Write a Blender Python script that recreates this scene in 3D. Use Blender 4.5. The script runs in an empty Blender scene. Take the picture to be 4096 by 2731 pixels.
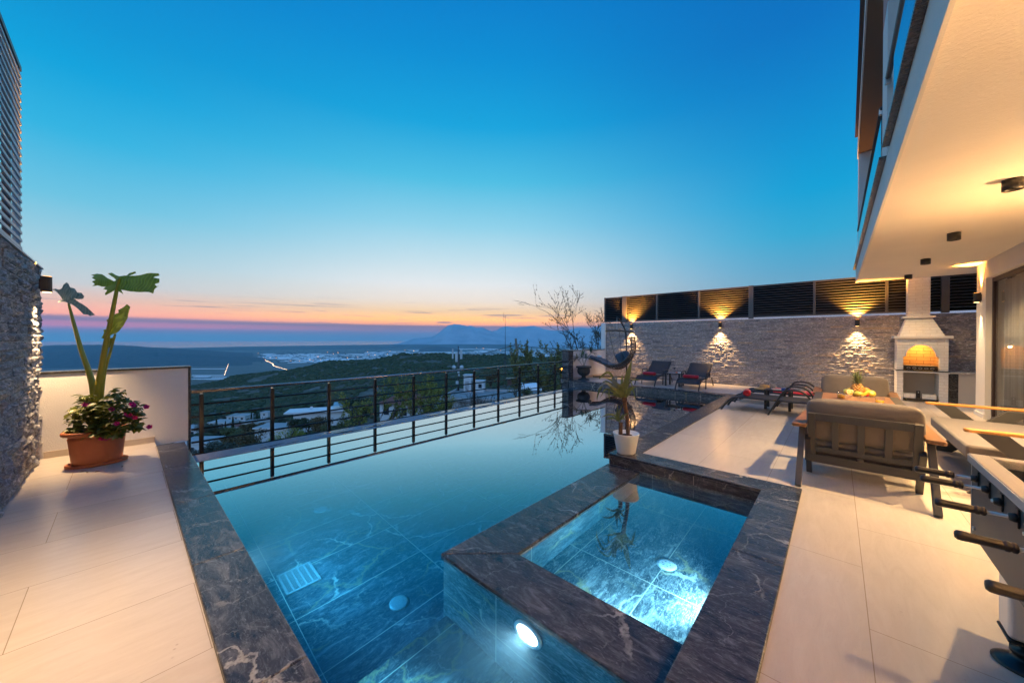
import bpy, bmesh, math, random
from math import sin, cos, pi, radians, sqrt, atan2, exp, log
from mathutils import Vector, Matrix, noise as mnoise
random.seed(7)
S = bpy.context.scene
COL = S.collection
V = Vector

# ------------------------------------------------------------------ camera
CAM_H = 1.55
FPX, YAW, PITCH, ROLL = 1417.3, .74166, -.0063, .003
cy, sn = cos(YAW), sin(YAW)
VIEW = V((-sn*cos(PITCH), cy*cos(PITCH), sin(PITCH)))
_R = V((cy, sn, 0)); _U = _R.cross(VIEW)
RGT = _R*cos(ROLL) + _U*sin(ROLL)
UPV = -_R*sin(ROLL) + _U*cos(ROLL)
cam_d = bpy.data.cameras.new('camera'); cam = bpy.data.objects.new('camera', cam_d); COL.objects.link(cam)
cam_d.sensor_width = 36; cam_d.lens = 36*FPX/4096
cam_d.clip_start = .05; cam_d.clip_end = 400000
mw = Matrix.Identity(4)
for i in range(3):
    mw[i][0], mw[i][1], mw[i][2] = RGT[i], UPV[i], -VIEW[i]
mw[0][3], mw[1][3], mw[2][3] = 0, 0, CAM_H
cam.matrix_world = mw
S.camera = cam

def ground_point(u, d, z):
    """a bearing (photo column u), a distance d along the view and a height -> world point"""
    a = (u-2048)/FPX
    return V((-sn*d + cy*a*d, cy*d + sn*a*d, z))
def hz(v, d):
    """height that is seen v rows down the photo at distance d"""
    return CAM_H - (v-1357)/FPX*d

# ------------------------------------------------------------------ object helpers
def tag(o, label=None, cat=None, group=None, kind=None):
    if label: o['label'] = label
    if cat: o['category'] = cat
    if group: o['group'] = group
    if kind: o['kind'] = kind
    return o
def thing(name, label, cat, loc=(0, 0, 0), rz=0, group=None):
    o = bpy.data.objects.new(name, None); COL.objects.link(o)
    o.location = loc; o.rotation_euler = (0, 0, rz); o.empty_display_size = .1
    return tag(o, label, cat, group)
def children(o): return [c for c in bpy.data.objects if c.parent == o]
def copy_tree(o, parent=None):
    kids = children(o)
    c = o.copy(); COL.objects.link(c)
    if parent is not None: c.parent = parent
    for k in kids: copy_tree(k, c)
    return c

class MB:
    """collects geometry, builds ONE mesh object"""
    def __init__(s): s.v = []; s.f = []; s.sm = []; s.mi = []; s.m = 0
    def add(s, vs, fs, smooth=False, M=None):
        n = len(s.v)
        if M is not None: vs = [M @ V(p) for p in vs]
        s.v.extend([tuple(p) for p in vs])
        for f in fs:
            s.f.append([i+n for i in f]); s.sm.append(smooth); s.mi.append(s.m)
        return s
    def box(s, lo, hi, M=None):
        x0, y0, z0 = lo; x1, y1, z1 = hi
        return s.add([(x0,y0,z0),(x1,y0,z0),(x1,y1,z0),(x0,y1,z0),(x0,y0,z1),(x1,y0,z1),(x1,y1,z1),(x0,y1,z1)],
              [(3,2,1,0),(4,5,6,7),(0,1,5,4),(1,2,6,5),(2,3,7,6),(3,0,4,7)], False, M)
    def cbox(s, c, d, M=None):
        return s.box([c[i]-d[i]/2 for i in range(3)], [c[i]+d[i]/2 for i in range(3)], M)
    def beam(s, a, b, w, h, up=(0,0,1)):
        """rectangular bar from a to b; h measured along up, w across"""
        a, b = V(a), V(b); t = (b-a); L = t.length; t.normalize(); up = V(up)
        x = t.cross(up)
        if x.length < 1e-4: x = t.cross(V((1,0,0)))
        x.normalize(); y = x.cross(t)
        M = Matrix.Identity(4)
        for i in range(3): M[i][0], M[i][1], M[i][2], M[i][3] = x[i], t[i], y[i], a[i]
        return s.box((-w/2,0,-h/2),(w/2,L,h/2),M)
    def prism(s, poly, z0, z1, M=None):
        n = len(poly); vs = [(p[0],p[1],z0) for p in poly]+[(p[0],p[1],z1) for p in poly]
        fs = [tuple(range(n))[::-1], tuple(range(n,2*n))]+[(i,(i+1)%n,n+(i+1)%n,n+i) for i in range(n)]
        return s.add(vs, fs, False, M)
    def tube(s, pts, r, n=8, caps=True, flat=None, closed=False):
        pts = [V(p) for p in pts]; m = len(pts)
        rs = r if isinstance(r, (list, tuple)) else [r]*m
        vs = []; fs = []; prev = None
        for i, p in enumerate(pts):
            t = (pts[min(i+1,m-1)]-pts[max(i-1,0)])
            if closed: t = pts[(i+1)%m]-pts[i-1]
            if t.length < 1e-9: t = V((0,0,1))
            t.normalize()
            if prev is None:
                a = V((0,0,1)) if abs(t.z) < .9 else V((1,0,0))
                x = t.cross(a).normalized()
            else:
                x = (prev - t*prev.dot(t))
                if x.length < 1e-6: x = t.cross(V((1,0,0)))
                x.normalize()
            prev = x; y = t.cross(x)
            for k in range(n):
                a = 2*pi*k/n
                vs.append(p + (x*cos(a)+y*sin(a))*rs[i])
        for i in range(m-1 if not closed else m):
            j = (i+1) % m
            for k in range(n):
                fs.append((i*n+k, i*n+(k+1)%n, j*n+(k+1)%n, j*n+k))
        if caps and not closed:
            fs.append(tuple(range(n))[::-1]); fs.append(tuple(range((m-1)*n, m*n)))
        return s.add(vs, fs, True)
    def lathe(s, prof, n=24, c=(0,0,0), sx=1, sy=1, M=None, closed=False):
        vs = []; fs = []; m = len(prof)
        for r, z in prof:
            for k in range(n):
                a = 2*pi*k/n; vs.append((c[0]+r*sx*cos(a), c[1]+r*sy*sin(a), c[2]+z))
        for i in range(m-1):
            for k in range(n):
                fs.append((i*n+k, i*n+(k+1)%n, (i+1)*n+(k+1)%n, (i+1)*n+k))
        if prof[0][0] > 1e-6 and not closed: fs.append(tuple(range(n))[::-1])
        if prof[-1][0] > 1e-6 and not closed: fs.append(tuple(range((m-1)*n, m*n)))
        return s.add(vs, fs, True, M)
    def blob(s, c, r, n=12, m=8, jit=0, seed=0, M=None):
        rx, ry, rz = r if isinstance(r,(tuple,list)) else (r,r,r)
        vs = []; fs = []
        rnd = random.Random(seed)
        for i in range(m+1):
            th = pi*i/m
            for k in range(n):
                a = 2*pi*k/n; q = 1+(rnd.uniform(-jit,jit) if jit else 0)
                vs.append((c[0]+rx*q*sin(th)*cos(a), c[1]+ry*q*sin(th)*sin(a), c[2]-rz*q*cos(th)))
        for i in range(m):
            for k in range(n):
                fs.append((i*n+k, i*n+(k+1)%n, (i+1)*n+(k+1)%n, (i+1)*n+k))
        return s.add(vs, fs, True, M)
    def grid(s, fn, nu, nv, smooth=True, wrapu=False):
        vs = [fn(i/(nu-1) if not wrapu else i/nu, j/(nv-1)) for j in range(nv) for i in range(nu)]
        fs = []
        for j in range(nv-1):
            for i in range(nu if wrapu else nu-1):
                k = (i+1) % nu
                fs.append((j*nu+i, j*nu+k, (j+1)*nu+k, (j+1)*nu+i))
        return s.add(vs, fs, smooth)
    def build(s, name, mat, parent=None, bevel=0, seg=2, subd=0, solid=0, weld=False, angle=40):
        me = bpy.data.meshes.new(name); me.from_pydata(s.v, [], s.f)
        mats = mat if isinstance(mat, (list, tuple)) else [mat]
        for m in mats: me.materials.append(m)
        me.polygons.foreach_set('use_smooth', s.sm)
        me.polygons.foreach_set('material_index', s.mi)
        if 0 < len(s.f) < 60000:
            b = bmesh.new(); b.from_mesh(me); bmesh.ops.recalc_face_normals(b, faces=b.faces); b.to_mesh(me); b.free()
        if weld:
            b = bmesh.new(); b.from_mesh(me); bmesh.ops.remove_doubles(b, verts=b.verts, dist=1e-5); b.to_mesh(me); b.free()
        me.update(); me.validate()
        o = bpy.data.objects.new(name, me); COL.objects.link(o)
        if parent is not None: o.parent = parent
        if solid:
            md = o.modifiers.new('solid', 'SOLIDIFY'); md.thickness = solid; md.offset = 0
        if bevel:
            md = o.modifiers.new('bevel', 'BEVEL'); md.width = bevel; md.segments = seg
            md.limit_method = 'ANGLE'; md.angle_limit = radians(angle)
        if subd:
            md = o.modifiers.new('sub', 'SUBSURF'); md.levels = subd; md.render_levels = subd
        return o

def rot(axis, deg, at=(0,0,0)):
    return Matrix.Translation(V(at)) @ Matrix.Rotation(radians(deg), 4, axis) @ Matrix.Translation(-V(at))
def xf(loc, rz=0, rx=0, ry=0):
    return Matrix.Translation(V(loc)) @ Matrix.Rotation(rz,4,'Z') @ Matrix.Rotation(ry,4,'Y') @ Matrix.Rotation(rx,4,'X')
def arc(pts, n=6):
    """Catmull-Rom through pts"""
    P = [V(p) for p in pts]; P = [P[0]*2-P[1]]+P+[P[-1]*2-P[-2]]; out = []
    for i in range(1, len(P)-2):
        for k in range(n):
            t = k/n; a,b,c,d = P[i-1],P[i],P[i+1],P[i+2]
            out.append(.5*((2*b)+(c-a)*t+(2*a-5*b+4*c-d)*t*t+(-a+3*b-3*c+d)*t**3))
    out.append(P[-2]); return out

# ------------------------------------------------------------------ materials
def lin(c):
    return tuple((x/12.92 if x <= .04045 else ((x+.055)/1.055)**2.4) for x in [k/255 for k in c])
class NT:
    def __init__(s, nt): s.nt = nt
    def n(s, typ, **kw):
        x = s.nt.nodes.new(typ)
        for k, v in kw.items():
            if k.startswith('i_'): x.inputs[k[2:].replace('_',' ')].default_value = v
            elif k[0] == 'I' and k[1:].isdigit(): x.inputs[int(k[1:])].default_value = v
            else: setattr(x, k, v)
        return x
    def l(s, a, b): s.nt.links.new(a, b)
    def ramp(s, fac, stops, interp='LINEAR'):
        r = s.n('ShaderNodeValToRGB'); r.color_ramp.interpolation = interp
        el = r.color_ramp.elements
        while len(el) < len(stops): el.new(.5)
        for e, (p, c) in zip(el, stops):
            e.position = p
            e.color = (c[0], c[1], c[2], 1) if isinstance(c, (tuple, list)) else (c, c, c, 1)
        if fac is not None: s.l(fac, r.inputs[0])
        return r.outputs[0]
    def math(s, op, a, b=None, clamp=False):
        m = s.n('ShaderNodeMath', operation=op); m.use_clamp = clamp
        for i, q in enumerate((a, b)):
            if q is None: continue
            if isinstance(q, (int, float)): m.inputs[i].default_value = q
            else: s.l(q, m.inputs[i])
        return m.outputs[0]
    def mix(s, f, a, b, blend='MIX'):
        m = s.n('ShaderNodeMix', data_type='RGBA', blend_type=blend)
        for k, q in ((0, f), (6, a), (7, b)):
            if isinstance(q, (int, float)): m.inputs[k].default_value = q if k == 0 else (q,q,q,1)
            elif isinstance(q, (tuple, list)): m.inputs[k].default_value = (*q[:3], 1)
            else: s.l(q, m.inputs[k])
        return m.outputs[2]
    def mixf(s, f, a, b):
        m = s.n('ShaderNodeMix', data_type='FLOAT')
        for k, q in ((0, f), (2, a), (3, b)):
            if isinstance(q, (int, float)): m.inputs[k].default_value = q
            else: s.l(q, m.inputs[k])
        return m.outputs[0]
    def coord(s, scale=(1,1,1), rotz=0, kind='Object', loc=(0,0,0), rotv=None):
        t = s.n('ShaderNodeTexCoord'); m = s.n('ShaderNodeMapping')
        s.l(t.outputs[kind], m.inputs[0]); m.inputs[3].default_value = scale; m.inputs[1].default_value = loc
        m.inputs[2].default_value = rotv or (0, 0, rotz)
        return m.outputs[0]
    def noise(s, vec, scale, detail=4, rough=.55, dist=0):
        x = s.n('ShaderNodeTexNoise'); s.l(vec, x.inputs['Vector'])
        x.inputs['Scale'].default_value = scale; x.inputs['Detail'].default_value = detail
        x.inputs['Roughness'].default_value = rough; x.inputs['Distortion'].default_value = dist
        return x.outputs['Fac'] if 'Fac' in x.outputs else x.outputs[0]
    def bump(s, h, strength, dist=.01, normal=None):
        b = s.n('ShaderNodeBump'); b.inputs['Strength'].default_value = strength; b.inputs['Distance'].default_value = dist
        s.l(h, b.inputs['Height'])
        if normal is not None: s.l(normal, b.inputs['Normal'])
        return b.outputs[0]
MATS = {}
def newmat(name):
    m = bpy.data.materials.new(name); m.use_nodes = True
    nt = NT(m.node_tree); p = m.node_tree.nodes['Principled BSDF']; MATS[name] = m
    return m, nt, p
def mat(name, col, rough=.5, metal=0, var=0, vscale=6, bump=0, bscale=80, bdist=.004, coat=0, spec=None, rvar=0):
    """plain procedural material: base colour with slow noise variation, fine bump"""
    m, nt, p = newmat(name)
    p.inputs['Roughness'].default_value = rough; p.inputs['Metallic'].default_value = metal
    if spec is not None: p.inputs['Specular IOR Level'].default_value = spec
    if coat: p.inputs['Coat Weight'].default_value = coat
    c = nt.coord()
    if var:
        f = nt.noise(c, vscale, 5, .6)
        a = tuple(x*(1-var) for x in col); b = tuple(min(1, x*(1+var)) for x in col)
        nt.l(nt.ramp(f, [(.3, a), (.7, b)]), p.inputs['Base Color'])
        if rvar:
            nt.l(nt.ramp(f, [(.3, rough-rvar), (.7, rough+rvar)]), p.inputs['Roughness'])
    else: p.inputs['Base Color'].default_value = (*col, 1)
    if bump:
        nt.l(nt.bump(nt.noise(c, bscale, 3), bump, bdist), p.inputs['Normal'])
    return m

def swz(nt, vec, axes):
    if axes == 'xyz': return vec
    sp = nt.n('ShaderNodeSeparateXYZ'); nt.l(vec, sp.inputs[0]); cb = nt.n('ShaderNodeCombineXYZ')
    for i, a in enumerate(axes): nt.l(sp.outputs['xyz'.index(a)], cb.inputs[i])
    return cb.outputs[0]
def grout(nt, vec, bw, rh, mortar=.004, offset=.5):
    b = nt.n('ShaderNodeTexBrick'); nt.l(vec, b.inputs['Vector'])
    b.offset = offset; b.squash = 1
    b.inputs['Scale'].default_value = 1; b.inputs['Mortar Size'].default_value = mortar; b.inputs['Mortar Smooth'].default_value = .1
    b.inputs['Brick Width'].default_value = bw; b.inputs['Row Height'].default_value = rh
    b.inputs['Color1'].default_value = (0,0,0,1); b.inputs['Color2'].default_value = (1,1,1,1)
    return b.outputs['Fac'], b.outputs['Color']

def marble(name, dark, mid, light, vein, rough=.22, axes='xyz', tile=None, offs=(0,0,0), off=.0, grout_col=(.45,.42,.36), veins=1.0, cloud=1.0, gold=0):
    m, nt, p = newmat(name)
    c = nt.coord(loc=offs); c = swz(nt, c, axes)
    tileid = None
    cc = c
    if tile:
        gf, gc = grout(nt, c, tile[0], tile[1], .0035, off)
        # every tile is cut from another place of the block
        sh = nt.n('ShaderNodeVectorMath', operation='MULTIPLY_ADD'); nt.l(gc, sh.inputs[0])
        sh.inputs[1].default_value = (7.3, 3.1, 5.7); nt.l(c, sh.inputs[2]); cc = sh.outputs[0]
    mp = nt.n('ShaderNodeMapping'); nt.l(cc, mp.inputs[0]); mp.inputs[2].default_value = (.2, .35, .6); mp.inputs[3].default_value = (1.0, 3.2, 2.0)
    n1 = nt.noise(mp.outputs[0], 2.6, 8, .68, 1.6)
    col = nt.ramp(n1, [(.34, dark), (.53, mid), (.66, tuple(.5*(a+b) for a, b in zip(mid, light))), (.8, light)])
    n2 = nt.noise(mp.outputs[0], 13, 7, .75, 2.2)
    col = nt.mix(nt.math('MULTIPLY', nt.ramp(n2, [(.50, 0), (.70, 1)]), .55*cloud), col, light)
    # a few long white veins, bent but mostly running one way, broken by masks
    dn = nt.n('ShaderNodeTexNoise'); nt.l(cc, dn.inputs['Vector']); dn.inputs['Scale'].default_value = 1.7; dn.inputs['Detail'].default_value = 6; dn.inputs['Roughness'].default_value = .62
    add = nt.n('ShaderNodeVectorMath', operation='MULTIPLY_ADD'); nt.l(dn.outputs['Color'], add.inputs[0]); add.inputs[1].default_value = (.55,.55,.55); nt.l(cc, add.inputs[2])
    for rz_, sc, lo, amt, mk, mt in ((.9, .55, .9982, .75, 1.1, .53), (-.35, .42, .9986, .7, 1.9, .55), (.25, 1.5, .996, .3, 2.6, .5)):
        m2 = nt.n('ShaderNodeMapping'); nt.l(add.outputs[0], m2.inputs[0]); m2.inputs[2].default_value = (.3, .2, rz_)
        wv = nt.n('ShaderNodeTexWave'); wv.bands_direction = 'X'; nt.l(m2.outputs[0], wv.inputs['Vector']); wv.inputs['Scale'].default_value = sc; wv.inputs['Distortion'].default_value = 2.2; wv.inputs['Detail'].default_value = 3; wv.inputs['Detail Scale'].default_value = 1.5
        f = nt.ramp(wv.outputs['Fac'], [(lo, 0), (1, 1)])
        mask = nt.ramp(nt.noise(cc, mk, 4), [(mt-.04, 0), (mt+.05, 1)])
        col = nt.mix(nt.math('MULTIPLY', nt.math('MULTIPLY', f, mask), amt*veins), col, vein)
    if gold:
        vo = nt.n('ShaderNodeTexVoronoi', feature='DISTANCE_TO_EDGE'); nt.l(add.outputs[0], vo.inputs['Vector']); vo.inputs['Scale'].default_value = 1.9
        f = nt.ramp(vo.outputs['Distance'], [(0, 1), (.035, 0)])
        mask = nt.ramp(nt.noise(cc, 1.3, 2), [(.52, 0), (.62, 1)])
        col = nt.mix(nt.math('MULTIPLY', nt.math('MULTIPLY', f, mask), gold), col, (.42,.33,.14))
    if tile: col = nt.mix(gf, col, grout_col)
    nt.l(col, p.inputs['Base Color'])
    nt.l(nt.ramp(n2, [(.3, rough-.05), (.7, rough+.1)]), p.inputs['Roughness'])
    nt.l(nt.bump(n2, .06, .003), p.inputs['Normal'])
    return m
# ------------------------------------------------------------------ materials used
M_COPING = marble('coping marble', (.016,.017,.021), (.045,.047,.055), (.21,.21,.225), (.5,.49,.47), .2, veins=.75, cloud=.9)
M_RISER = {a: marble('riser marble '+a, (.02,.02,.022), (.055,.056,.06), (.24,.23,.22), (.55,.5,.42), .22, axes=a, tile=(1.2,.6)) for a in ('xzy','yzx')}
PT = dict(dark=(.010,.016,.020), mid=(.055,.07,.08), light=(.36,.38,.38), vein=(.62,.6,.5), cloud=1.3, rough=.3, grout_col=(.55,.55,.45), gold=.6)
M_TILE = [marble('pool tile '+a, axes=a, tile=(1.2,.6), offs=o, **PT) for a, o in (('yxz',(.3,.25,0)),('xzy',(0,0,0)),('yzx',(.1,0,0)))]
TT = dict(PT, dark=(.015,.02,.022), mid=(.07,.085,.09), light=(.55,.57,.56), cloud=1.7, gold=.9)
M_TUB = [marble('tub tile '+a, axes=a, tile=(1.12,.64), offs=o, **TT) for a, o in (('yxz',(-.21,.55,0)),('xzy',(.55,.0,0)),('yzx',(-.21,0,0)))]

def deckmat(name, offs):
    m, nt, p = newmat(name)
    c = nt.coord(loc=offs); c = swz(nt, c, 'yxz')
    gf, gc = grout(nt, c, 1.4, .70, .0022, .5)
    mp = nt.n('ShaderNodeMapping'); nt.l(c, mp.inputs[0]); mp.inputs[3].default_value = (1, 5, 1)
    n1 = nt.noise(mp.outputs[0], 3, 8, .7, .6); n2 = nt.noise(mp.outputs[0], 28, 5, .7); n3 = nt.noise(c, 1.1, 3)
    col = nt.ramp(n1, [(.3, (.56,.50,.43)), (.7, (.63,.575,.505))])
    col = nt.mix(nt.math('MULTIPLY', nt.ramp(n2, [(.60,0),(.72,1)]), .35), col, (.36,.31,.25))
    vo = nt.n('ShaderNodeTexVoronoi', feature='F1'); nt.l(c, vo.inputs['Vector']); vo.inputs['Scale'].default_value = 9
    col = nt.mix(nt.math('MULTIPLY', nt.ramp(vo.outputs['Distance'], [(.03,1),(.07,0)]), nt.math('MULTIPLY', nt.ramp(n3,[(.52,0),(.6,1)]), .5)), col, (.3,.25,.2))
    tint = nt.ramp(gc, [(0,(.93,.93,.93)),(1,(1.04,1.03,1.02))])
    col = nt.mix(1, col, tint, 'MULTIPLY')
    col = nt.mix(gf, col, (.34,.28,.21))
    nt.l(col, p.inputs['Base Color'])
    p.inputs['Roughness'].default_value = .21
    p.inputs['Specular IOR Level'].default_value = .5
    nt.l(nt.bump(nt.math('SUBTRACT', n2, gf), .05, .003), p.inputs['Normal'])
    return m
M_DECK_E = deckmat('deck limestone east', (.56,.1,0))
M_DECK_S = deckmat('deck limestone south', (.2,.41,0))

def stone(name, cols, vs=9, rough=.75, bscale=30, bs=.5):
    m, nt, p = newmat(name)
    g = nt.n('ShaderNodeNewGeometry'); c = nt.coord()
    off = nt.n('ShaderNodeVectorMath', operation='SCALE'); nt.l(c, off.inputs[0])
    sh = nt.n('ShaderNodeVectorMath', operation='ADD'); nt.l(c, sh.inputs[0])
    cb = nt.n('ShaderNodeCombineXYZ')
    for i, k in enumerate((13., 7., 29.)): nt.l(nt.math('MULTIPLY', g.outputs['Random Per Island'], k), cb.inputs[i])
    nt.l(cb.outputs[0], sh.inputs[1])
    mp = nt.n('ShaderNodeMapping'); nt.l(sh.outputs[0], mp.inputs[0]); mp.inputs[3].default_value = (1,1,2.2); mp.inputs[2].default_value = (0,.4,0)
    n1 = nt.noise(mp.outputs[0], vs, 8, .7, 1.6)
    col = nt.ramp(n1, [(.3, cols[0]), (.47, cols[1]), (.56, cols[2]), (.64, cols[3])])
    t = nt.ramp(g.outputs['Random Per Island'], [(0,(.6,.6,.62)),(.12,(.85,.85,.87)),(.7,(1.05,1.03,1.0)),(.93,(1.2,1.12,1.0)),(1,(1.35,1.1,.8))])
    col = nt.mix(1, col, t, 'MULTIPLY')
    nt.l(col, p.inputs['Base Color']); p.inputs['Roughness'].default_value = rough
    nt.l(nt.bump(nt.noise(mp.outputs[0], bscale, 7, .7, .8), bs, .015), p.inputs['Normal'])
    return m
M_STONE = stone('split face stone', ((.15,.137,.133), (.27,.245,.24), (.40,.37,.355), (.68,.65,.62)), 10)
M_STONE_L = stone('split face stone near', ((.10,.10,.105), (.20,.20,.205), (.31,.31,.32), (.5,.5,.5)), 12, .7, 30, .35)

def plaster(name, col, s=.35, scale=70, rough=.85):
    m, nt, p = newmat(name); c = nt.coord()
    n1 = nt.noise(c, scale, 4, .6, .4); n2 = nt.noise(c, 1.3, 4)
    nt.l(nt.ramp(n2, [(.3, tuple(x*.94 for x in col)), (.7, col)]), p.inputs['Base Color'])
    p.inputs['Roughness'].default_value = rough
    nt.l(nt.bump(n1, s, .008), p.inputs['Normal']); return m
M_PLASTER = plaster('white plaster', (.74,.72,.69))
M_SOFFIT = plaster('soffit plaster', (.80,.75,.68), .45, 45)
M_FASCIA = plaster('weathered fascia plaster', (.66,.66,.64), .4)
M_WARMWALL = plaster('plain render', (.5,.46,.41), .2)
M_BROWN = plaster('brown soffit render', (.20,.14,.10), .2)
M_LAMPLIT = mat('lamplit column orange', (.55,.12,.02), .45, var=.2, vscale=9)
M_BLACK = mat('black powder coat', (.022,.021,.021), .42, bump=.1, bscale=400, bdist=.0008)
M_RAIL = mat('bronze black rail', (.035,.028,.024), .25, metal=.3); M_RAILT = mat('polished bronze handrail', (.34,.29,.26), .22, metal=.9)
M_LOUV = mat('charcoal louver', (.085,.082,.082), .4, metal=.2)
M_FENCE = mat('pale grey slat paint', (.42,.43,.45), .45, metal=.2)
M_FENCE_D = mat('dark bronze frame', (.05,.03,.03), .4)
M_CHAR = mat('charcoal furniture frame', (.045,.043,.042), .5, bump=.15, bscale=500, bdist=.0006)
M_STEEL = mat('brushed steel', (.60,.59,.58), .34, metal=.85)
M_WHITE = mat('white enamel', (.78,.78,.76), .35)
M_DARK_MARBLE_CAP = marble('cap marble', (.012,.012,.012), (.03,.03,.03), (.12,.11,.1), (.3,.28,.25), .25, veins=.4, cloud=.5)
M_BASEB = mat('skirting tile', (.5,.42,.33), .35, var=.1)
M_WATER_DROP = None

def brickmat(name, col, mort, bw, rh, axes='xzy', strength=.8, dist=.012, ms=.012):
    m, nt, p = newmat(name); c = swz(nt, nt.coord(), axes)
    b = nt.n('ShaderNodeTexBrick'); nt.l(c, b.inputs['Vector']); b.offset = .5
    b.inputs['Scale'].default_value = 1; b.inputs['Mortar Size'].default_value = ms; b.inputs['Mortar Smooth'].default_value = .35
    b.inputs['Brick Width'].default_value = bw; b.inputs['Row Height'].default_value = rh
    b.inputs['Color1'].default_value = (*col,1); b.inputs['Color2'].default_value = (*[x*.93 for x in col],1); b.inputs['Mortar'].default_value = (*mort,1)
    n = nt.noise(c, 40, 4)
    nt.l(nt.mix(.25, b.outputs['Color'], nt.mix(1, b.outputs['Color'], nt.ramp(n,[(.3,.75),(.7,1.1)]), 'MULTIPLY')), p.inputs['Base Color'])
    p.inputs['Roughness'].default_value = .7
    h = nt.math('SUBTRACT', nt.math('MULTIPLY', n, .25), b.outputs['Fac'])
    nt.l(nt.bump(h, strength, dist), p.inputs['Normal']); return m
M_WBRICK = {a: brickmat('white painted brick '+a, (.80,.78,.74), (.70,.67,.62), .23, .075, a) for a in ('xzy','yzx')}
M_FIREBRICK = brickmat('fire brick', (.66,.42,.22), (.22,.12,.06), .24, .085, 'xzy', .5, .006, .005)

def glassmat(name, ior=1.45, rough=0, col=(1,1,1)):
    m = bpy.data.materials.new(name); m.use_nodes = True; nt = NT(m.node_tree); m.node_tree.nodes.remove(m.node_tree.nodes['Principled BSDF'])
    g = nt.n('ShaderNodeBsdfGlass'); g.inputs['IOR'].default_value = ior; g.inputs['Roughness'].default_value = rough; g.inputs['Color'].default_value = (*col,1)
    nt.l(g.outputs[0], m.node_tree.nodes['Material Output'].inputs[0]); return m, nt
def panemat(name, tint=(1,1,1), refl=1.0):
    m = bpy.data.materials.new(name); m.use_nodes = True; nt = NT(m.node_tree); m.node_tree.nodes.remove(m.node_tree.nodes['Principled BSDF'])
    f = nt.n('ShaderNodeFresnel'); f.inputs[0].default_value = 1.5
    t = nt.n('ShaderNodeBsdfTransparent'); t.inputs[0].default_value = (*tint,1); g = nt.n('ShaderNodeBsdfGlossy'); g.inputs['Roughness'].default_value = .01
    mx = nt.n('ShaderNodeMixShader'); ge = nt.n('ShaderNodeNewGeometry'); nt.l(nt.math('MULTIPLY', nt.math('MULTIPLY', f.outputs[0], refl, True), nt.math('SUBTRACT', 1, ge.outputs['Backfacing'])), mx.inputs[0]); nt.l(t.outputs[0], mx.inputs[1]); nt.l(g.outputs[0], mx.inputs[2])
    nt.l(mx.outputs[0], m.node_tree.nodes['Material Output'].inputs[0]); return m
M_GLASS, _ = glassmat('clear drinking glass', 1.45)
M_PANE = panemat('window pane', (.9,.91,.92), .6); M_TUMBLER = panemat('thin clear glass', (.97,.98,.98), 1.6)
M_BALGLASS = panemat('balcony glass', (.72,.88,.95), 1.5)

def emit(name, col, strength):
    m = bpy.data.materials.new(name); m.use_nodes = True; nt = NT(m.node_tree); m.node_tree.nodes.remove(m.node_tree.nodes['Principled BSDF'])
    e = nt.n('ShaderNodeEmission'); e.inputs[0].default_value = (*col,1); e.inputs[1].default_value = strength
    nt.l(e.outputs[0], m.node_tree.nodes['Material Output'].inputs[0]); m.cycles.emission_sampling = 'NONE'; return m
M_LENS_WARM = emit('warm lamp lens', (1,.62,.22), 9)
M_LENS_AMBER = emit('amber lamp lens', (1,.38,.05), 6)
M_LENS_POOL = emit('pool lamp lens', (.85,.97,1), 5)
M_STREET = emit('sodium lamp', (1,.36,.05), 14)

# water: smooth refracting surface, red light is swallowed on the way through
def watermat(name, absorb, dens, bump=.02):
    m, nt = glassmat(name, 1.33)
    va = nt.n('ShaderNodeVolumeAbsorption'); va.inputs[0].default_value = (*absorb,1); va.inputs[1].default_value = dens
    vs_ = nt.n('ShaderNodeVolumeScatter'); vs_.inputs[0].default_value = (.55,.85,1,1); vs_.inputs[1].default_value = .014
    ad = nt.n('ShaderNodeAddShader'); nt.l(va.outputs[0], ad.inputs[0]); nt.l(vs_.outputs[0], ad.inputs[1])
    nt.l(ad.outputs[0], m.node_tree.nodes['Material Output'].inputs[1])
    g = [n for n in m.node_tree.nodes if n.type == 'BSDF_GLASS'][0]; m.node_tree.nodes.remove(g)
    rf = nt.n('ShaderNodeBsdfRefraction'); rf.inputs['IOR'].default_value = 1.33; rf.inputs['Roughness'].default_value = 0
    gl = nt.n('ShaderNodeBsdfGlossy'); gl.inputs['Roughness'].default_value = 0; fr = nt.n('ShaderNodeFresnel'); fr.inputs[0].default_value = 1.33
    mx = nt.n('ShaderNodeMixShader'); nt.l(nt.math('MINIMUM', nt.math('ADD', nt.math('MULTIPLY', nt.math('SUBTRACT', fr.outputs[0], .021), 5.4), .03, True), .93), mx.inputs[0]); nt.l(rf.outputs[0], mx.inputs[1]); nt.l(gl.outputs[0], mx.inputs[2])
    nt.l(mx.outputs[0], m.node_tree.nodes['Material Output'].inputs[0])
    if bump:
        c = nt.coord(); bo_ = nt.bump(nt.noise(c, 2.2, 2, .5), bump, .02)
        for q in (rf, gl, fr): nt.l(bo_, q.inputs['Normal'])
    return m
M_WATER = watermat('pool water', (.0,.70,.93), 1.15, .012)
M_TUBWATER = watermat('hot tub water', (.04,.70,.93), 1.3, .008)

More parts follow.
